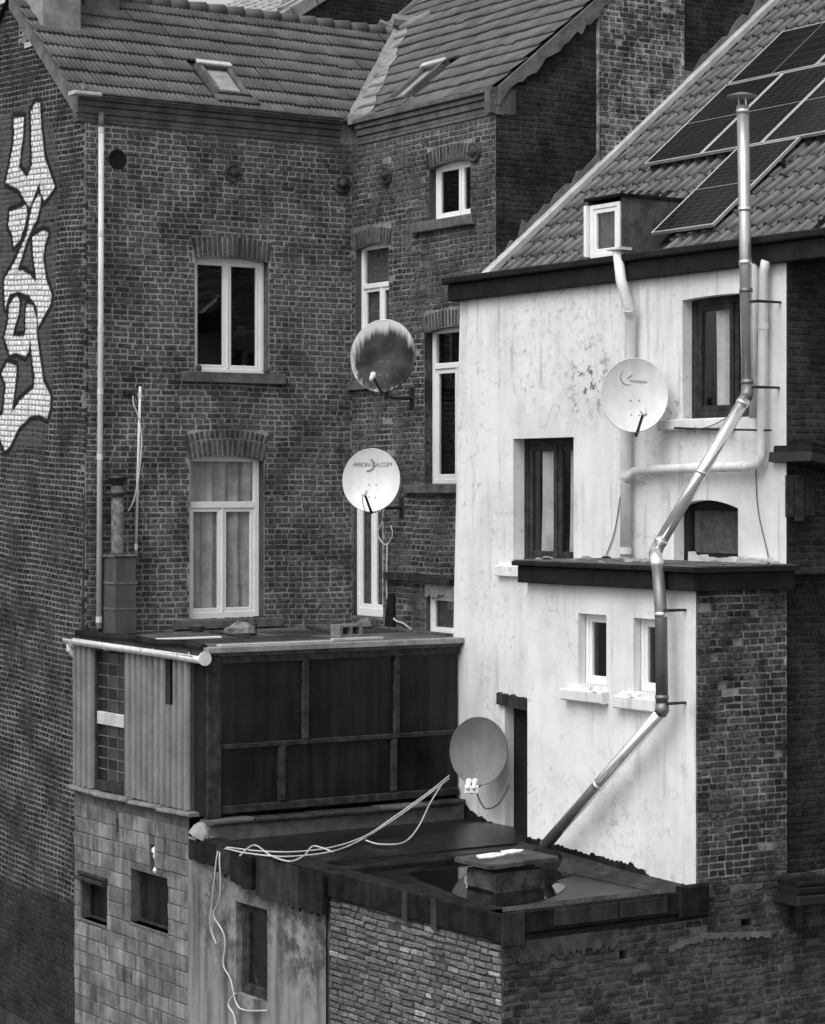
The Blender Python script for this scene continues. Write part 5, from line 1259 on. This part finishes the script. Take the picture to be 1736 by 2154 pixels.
mb = MB(); mb.tube([h1, h2, h3], 0.062, 18); mb.build('middle_pipe', m_steeld, flue, True)
k0_, k1_ = at(1390, 1500, 15.04), at(1146, 1780, 15.04)
mb = MB(); mb.tube([h3, at(1394, 1492, 15.04), k0_], 0.066, 16); mb.build('elbow', m_steeld, flue, True)
mb = MB(); mb.tube([k0_, k1_], 0.062, 18); mb.build('lower_diagonal', m_steel, flue, True)
for (a, b, f) in ((f0, f1, 0.02), (f0, f1, 0.37), (f0, f1, 0.56), (f0, f1, 0.66), (f0, f1, 0.985), (g0, g1, 0.03), (g0, g1, 0.5), (g0, g1, 0.965), (h2, h3, 0.01), (h2, h3, 0.93), (k0_, k1_, 0.52)):
    c = a+(b-a)*f; d = (b-a).normalized(); mb = MB(); mb.tube([c-d*0.022, c+d*0.022], 0.068, 18); mb.build('collar', m_steeld if f in (0.66, 0.985, 0.93) else m_steel, flue, True)
mb = MB(); c = at(1561, 203, 16.12); mb.lathe(c, (0, 0, 1), [(0.15, 0.0), (0.152, 0.008), (0.05, 0.038), (0.01, 0.042)], 20)
for s in (-1, 1): mb.tube([f0+Vector((0, 0.05*s, 0)), c+Vector((0, 0.05*s, 0.01))], 0.008, 6)
mb.build('rain_cap', m_steelu, flue, False)
for (px, py, F_, x) in ((1578, 635, Fw, 16.12), (1575, 815, Fw, 16.12), (1393, 1283, Fx, 15.04), (1393, 1478, Fx, 15.04)):
    c = at(px-4, py, x); mb = MB(); W = Vector((F_.O.x, c.y-0.14, c.z)); mb.tube([c, Vector((c.x, c.y-0.14, c.z)), W], 0.014, 6); mb.build('stay', m_black, flue)
mb = MB(); b0 = k1_; mb.lathe(b0+Vector((-0.02, -0.02, -0.20)), (0, 0, 1), [(0.30, 0), (0.22, 0.06), (0.13, 0.16), (0.08, 0.20)], 14); mb.build('felt_collar', m_felt, flue)
# iron rod by the sill
mb = MB(); mb.tube(dpx(Fw, 0.11, [(1420, 900), (1500, 903), (1622, 905)]), 0.012, 6); tag(mb.build('iron_rod', m_black), 'thin black iron rod fixed to the white wall below the upper window sill', 'rod')

# ================================================================== solar panels
def zc_(x, y): return (2200+x/2.2872)/1.70449, (y/2.2872)/1.70449
m_cell = NT('solar_cells'); tc = m_cell
uvn = tc.n('ShaderNodeUVMap'); sx = tc.n('ShaderNodeSeparateXYZ'); tc.t.links.new(uvn.outputs[0], sx.inputs[0])
def gridl(s, n, w): f = tc.math('FRACT', tc.math('MULTIPLY', s, n)); return tc.math('GREATER_THAN', tc.math('ABSOLUTE', tc.math('SUBTRACT', f, 0.5)), 0.5-w)
gl = tc.math('MAXIMUM', gridl(sx.outputs[0], 6, 0.025), gridl(sx.outputs[1], 20, 0.04))
mid = tc.math('LESS_THAN', tc.math('ABSOLUTE', tc.math('SUBTRACT', sx.outputs[1], 0.5)), 0.006)
cc = tc.mix(gl, tc.mr(tc.noise(2, 3, 0.5), 0.3, 0.7, 0.006, 0.012), 0.05); cc = tc.mix(mid, cc, 0.16)
m_cell = tc.done(cc, 0.25, 0.22)
def panel(u0, v0, w, l, label, land=False, d=0.15):
    t = thing('solar_panel', Fr4.p(u0, v0, d), label, 'solar panel', 'solar panels on the pantile roof')
    f_ = 0.022; mb = MB()
    for q in ((u0, u0+f_, v0, v0+l), (u0+w-f_, u0+w, v0, v0+l), (u0+f_, u0+w-f_, v0, v0+f_), (u0+f_, u0+w-f_, v0+l-f_, v0+l)): mb.bbox(Fr4, *q, d-0.035, d+0.003, 0.003)
    mb.build('frame', m_alu, t)
    mb = MB(); mb.box(Fr4, u0+f_, u0+w-f_, v0+f_, v0+l-f_, d-0.02, d); o = mb.build('cells', m_cell, t)
    uvl = o.data.uv_layers.new(name='UVMap'); org = worg(t)
    for lp in o.data.loops:
        q = o.data.vertices[lp.vertex_index].co+org-Fr4.O; a = (q.dot(Fr4.U)-u0)/w; b = (q.dot(Fr4.V)-v0)/l
        uvl.data[lp.index].uv = (b, a) if land else (a, b)
    mb = MB()
    for rv in (0.25, 0.75):
        mb.box(Fr4, u0-0.04, u0+w+0.04, v0+l*rv-0.02, v0+l*rv+0.02, 0.04, d-0.036)
    mb.build('mounting_rail', m_black, t)
    return t
D_ = 0.15
p1 = Fr4.uv(*zc_(305, 1910), D_); p1r = Fr4.uv(*zc_(815, 1835), D_); p1t = Fr4.uv(*zc_(1580, 1070), D_)
p2 = Fr4.uv(*zc_(250, 1345), D_); p2t = Fr4.uv(*zc_(935, 690), D_); p2r = Fr4.uv(*zc_(710, 1255), D_); p4 = Fr4.uv(*zc_(1240, 1143), D_); p5t = Fr4.uv(*zc_(1360, 260), D_); p5r = Fr4.uv(*zc_(1690, 505), D_)
print('PANELS', p1, p1r, p1t, p2, p2r, p2t, p4, p5t, p5r)
PWd = ((p4[0]-p2[0])/2); PLn = p2t[1]-p2[1]
panel(p1[0], p1[1], p1r[0]-p1[0], p2[1]-p1[1]-0.02, 'lowest solar panel, beside the dormer')
panel(p2[0], p2[1], PWd-0.015, PLn-0.015, 'solar panel at the left end of the middle row, nearest the roof edge')
panel(p2[0]+PWd, p2[1], PWd-0.015, PLn-0.015, 'middle row solar panel directly behind the steel flue cap')
panel(p2[0]+2*PWd, p2[1], PWd-0.015, PLn-0.015, 'middle row solar panel at the right edge of the picture')
panel(p2[0]+0.01, p2t[1]+0.01, p5r[0]-p2t[0]-0.02, p5t[1]-p2t[1]-0.02, 'topmost sideways solar panel above the middle row', True)
panel(p2[0]+0.01+p5r[0]-p2t[0], p2t[1]+0.01, p5r[0]-p2t[0]-0.02, p5t[1]-p2t[1]-0.02, 'sideways solar panel in the top right corner of the picture', True)

# ================================================================== loose things
def cable(pts, r, m, label, k=6):
    mb = MB(); mb.tube(smooth_path(pts, k), r, 6); return tag(mb.build('cable', m), label, 'cable')
Pl = lambda x, y, d=0.03: Fq.p(*Fq.uv(x, y, d), d)
def mid(px, py, x):
    p = onX(px, py, x)
    if 20.9 < p.y < 23.75 and p.x > XL-0.06 and p.z < -3.815 and py < 1815: p = onZ(px, py, -3.815)
    return p
cable([mid(945, 1632, 16.2), mid(900, 1668, 15.6), mid(830, 1718, 14.9), mid(770, 1758, 14.3), mid(700, 1782, 13.8), mid(620, 1792, 13.3), mid(540, 1790, 13.0), mid(468, 1783, 12.86), mid(457, 1800, 12.78), mid(452, 1840, 12.78), mid(446, 1895, 12.80), mid(443, 1950, 12.84), mid(455, 1985, 12.86)], 0.0085, m_cable, 'upper white cable strung from the grey dish across the felt roof and down')
cable([mid(945, 1638, 16.2), mid(890, 1680, 15.6), mid(820, 1730, 14.9), mid(750, 1772, 14.3), mid(690, 1793, 13.8), mid(600, 1802, 13.2), mid(520, 1795, 12.95), mid(470, 1786, 12.84), mid(462, 1806, 12.76), mid(464, 1850, 12.76), mid(462, 1890, 12.78), mid(450, 1925, 12.82), mid(468, 1958, 12.84), mid(474, 1985, 12.86), mid(470, 2030, 12.86), mid(485, 2060, 12.86), mid(497, 2110, 12.86), mid(515, 2125, 12.86), mid(562, 2126, 12.84)], 0.0085, m_cable, 'white cable hanging down the rendered wall to the window sill')
cable([mid(930, 1650, 16.0), mid(905, 1690, 15.7), mid(880, 1740, 15.2), mid(850, 1772, 14.9), mid(800, 1776, 14.6), mid(770, 1768, 14.4)], 0.009, m_cable, 'slack white cable loop lying on the black felt roof')
cable([mid(505, 1800, 13.0), mid(535, 1778, 13.1), mid(570, 1800, 13.15), mid(610, 1812, 13.2), mid(640, 1800, 13.3), mid(660, 1780, 13.5), mid(700, 1792, 13.7)], 0.009, m_cable, 'curling end of white cable on the edge of the felt roof')
cable([mid(495, 2090, 12.86), mid(480, 2112, 12.86), mid(492, 2135, 12.86), mid(497, 2165, 12.86)], 0.010, m_cable, 'short white cable tail below the window of the rendered wall')
Ps = lambda x, y, d=0.04: Fs.p(*Fs.uv(x, y, d), d)
cable([Ps(800, 1075, 0.15), Ps(805, 1095), Ps(795, 1120), Ps(803, 1140), Ps(815, 1145), Ps(826, 1125), Ps(822, 1105)], 0.008, m_cable, 'loop of grey cable hanging beneath the lettered dish')
cable([Ps(815, 1142), Ps(814, 1200), Ps(814, 1250), Ps(820, 1280), Ps(830, 1303), Ps(850, 1312), Ps(866, 1325, 0.2)], 0.011, m_cable, 'white cable dropping from the lettered dish to the annexe roof')
Pw = lambda x, y, d=0.015: Fw.p(*Fw.uv(x, y, d), d)
cable([Pw(1305, 1045), Pw(1300, 1080), Pw(1290, 1130), Pw(1270, 1180)], 0.006, m_cabled, 'thin grey cable on the white wall left of the drain pipe foot')
cable([Pw(1590, 980), Pw(1592, 1040), Pw(1596, 1078), Pw(1600, 1100), Pw(1612, 1150), Pw(1618, 1178)], 0.006, m_cabled, 'thin grey cable on the white wall beside the arched low window')
cable([Pw(1405, 880, 0.03), Pw(1440, 902, 0.1), Pw(1490, 898, 0.12), Pw(1545, 870, 0.12)], 0.006, m_cabled, 'thin grey cable sagging along the upper white window sill')
for (a, b) in (((980, 1652), 1),):
    cable([mid(1000, 1660, 16.2), mid(1020, 1700, 16.3), mid(1050, 1690, 16.3), mid(1072, 1650, 16.3)], 0.009, m_cabled, 'dark cable looped below the grey dish')
# things on the annexe roof
def onroof(x, y): return onZ(x, y, AZ+0.03)
c = onroof(415, 1330); mb = MB(); mb.lathe(c, (0, 0, 1), [(0.07, 0), (0.10, 0.06), (0.105, 0.075), (0.09, 0.07), (0.06, 0.03)], 16); tag(mb.build('plant_bowl', m_clay), 'small dark bowl on the annexe roof below the curtained window', 'bowl')
mb = MB(); mb.lathe(c+Vector((0, 0, 0.031)), (0, 0, 1), [(0.055, 0), (0.06, 0.05), (0.05, 0.06)], 12); tag(mb.build('flower_pot', m_sill), 'little grey pot standing in the dark bowl', 'pot')
def rubble(c, s, label, mat, name='rubble_lump', seed=1):
    r = random.Random(seed); mb = MB(); n = 9; rows = [(0.6, 0.0), (1.0, 0.25), (0.9, 0.6), (0.45, 0.95), (0.08, 1.05)]
    for q, h in rows:
        for j in range(n):
            a = 2*math.pi*j/n; k = q*s*r.uniform(0.7, 1.15); mb.v.append(c+Vector((math.cos(a)*k*1.2, math.sin(a)*k, h*s*r.uniform(0.85, 1.1))))
    for i in range(len(rows)-1):
        for j in range(n): k = (j+1) % n; mb.f.append((i*n+j, i*n+k, (i+1)*n+k, (i+1)*n+j)); mb.m.append(0)
    mb.f.append(tuple((len(rows)-1)*n+j for j in range(n))); mb.m.append(0); mb.f.append(tuple(reversed(range(n)))); mb.m.append(0)
    return tag(mb.build(name, mat), label, 'rubble')
rubble(onroof(505, 1338), 0.17, 'broken concrete lump in the middle of the annexe roof', m_conc, seed=2)
c = onroof(531, 1336); mb = MB(); mb.lathe(c, (0, 0, 1), [(0.055, 0), (0.06, 0.12), (0.045, 0.2), (0.035, 0.22)], 12); tag(mb.build('flower_pot', m_clay), 'upright clay pot leaning on the concrete lump', 'pot')
c = onroof(738, 1340); Fbk = Frame(c+Vector((-0.15, 0, 0)), (1, 0.1, 0), (0, 0, 1)); bl = thing('breeze_block', c, 'hollow breeze block with two holes lying on the annexe roof', 'block')
mb = MB()
for q in ((0, 0.34, 0, 0.03), (0, 0.34, 0.12, 0.15), (0, 0.04, 0.03, 0.12), (0.15, 0.19, 0.03, 0.12), (0.30, 0.34, 0.03, 0.12)): mb.box(Fbk, *q, -0.19, 0.0)
mb.build('shell', m_conc, bl); mb = MB(); mb.box(Fbk, 0.04, 0.30, 0.03, 0.12, -0.185, -0.15); mb.build('dark_backing', m_dark, bl)  # near-black backing painted in for the shade inside the block's holes
rubble(onroof(735, 1312)+Vector((0, 0, 0)), 0.16, 'crumbled concrete heap behind the hollow breeze block', m_conc, seed=5)
rubble(onroof(770, 1322), 0.13, 'dark rubble lump to the right of the breeze block', m_cemd, seed=9)
for i, (x0, y0, x1, y1, lb) in enumerate(((445, 1332, 520, 1342, 'thin dark lath in front of the concrete lump'), (650, 1322, 720, 1338, 'dark plank left of the breeze block'), (800, 1322, 945, 1338, 'long grey plank at the foot of the white wall'))):
    a, b = onroof(x0, y0), onroof(x1, y1); d = (b-a); L_ = d.length; Fk = Frame(a+Vector((0, 0, 0.0)), d.normalized(), Vector((0, 0, 1)).cross(d.normalized())); mb = MB(); mb.bbox(Fk, 0, L_, -0.04, 0.04, 0.0, 0.03, 0.006); tag(mb.build('plank', m_wood if i < 2 else m_woodl), lb, 'plank')
mb = MB(); q = [Fs.uv(*p) for p in ((822, 1250), (834, 1248), (834, 1320), (815, 1322))]; mb.prism(Fs, q, 0.03, 0.05); tag(mb.build('leaning_board', m_fascia), 'dark narrow board leaning on the wall beside the narrow white window', 'board')
# small bits on the upper sill of the main facade
for x, lb in ((418, 'small dark jar at the left end of the upper window sill'), (560, 'small dark jar at the right end of the upper window sill')):
    u, w = Fm.uv(x, 784, 0.02); mb = MB(); mb.lathe(Fm.p(u, s1[3], 0.02), (0, 0, 1), [(0.03, 0), (0.04, 0.04), (0.03, 0.075), (0.02, 0.09)], 10); tag(mb.build('jar', m_clay), lb, 'jar')

# ------------------------------------------------------------------ lift everything: ground at z = 0
for o in scene.objects:
    if o.parent is None and o.name not in ('camera', 'sun'): o.location.z += H
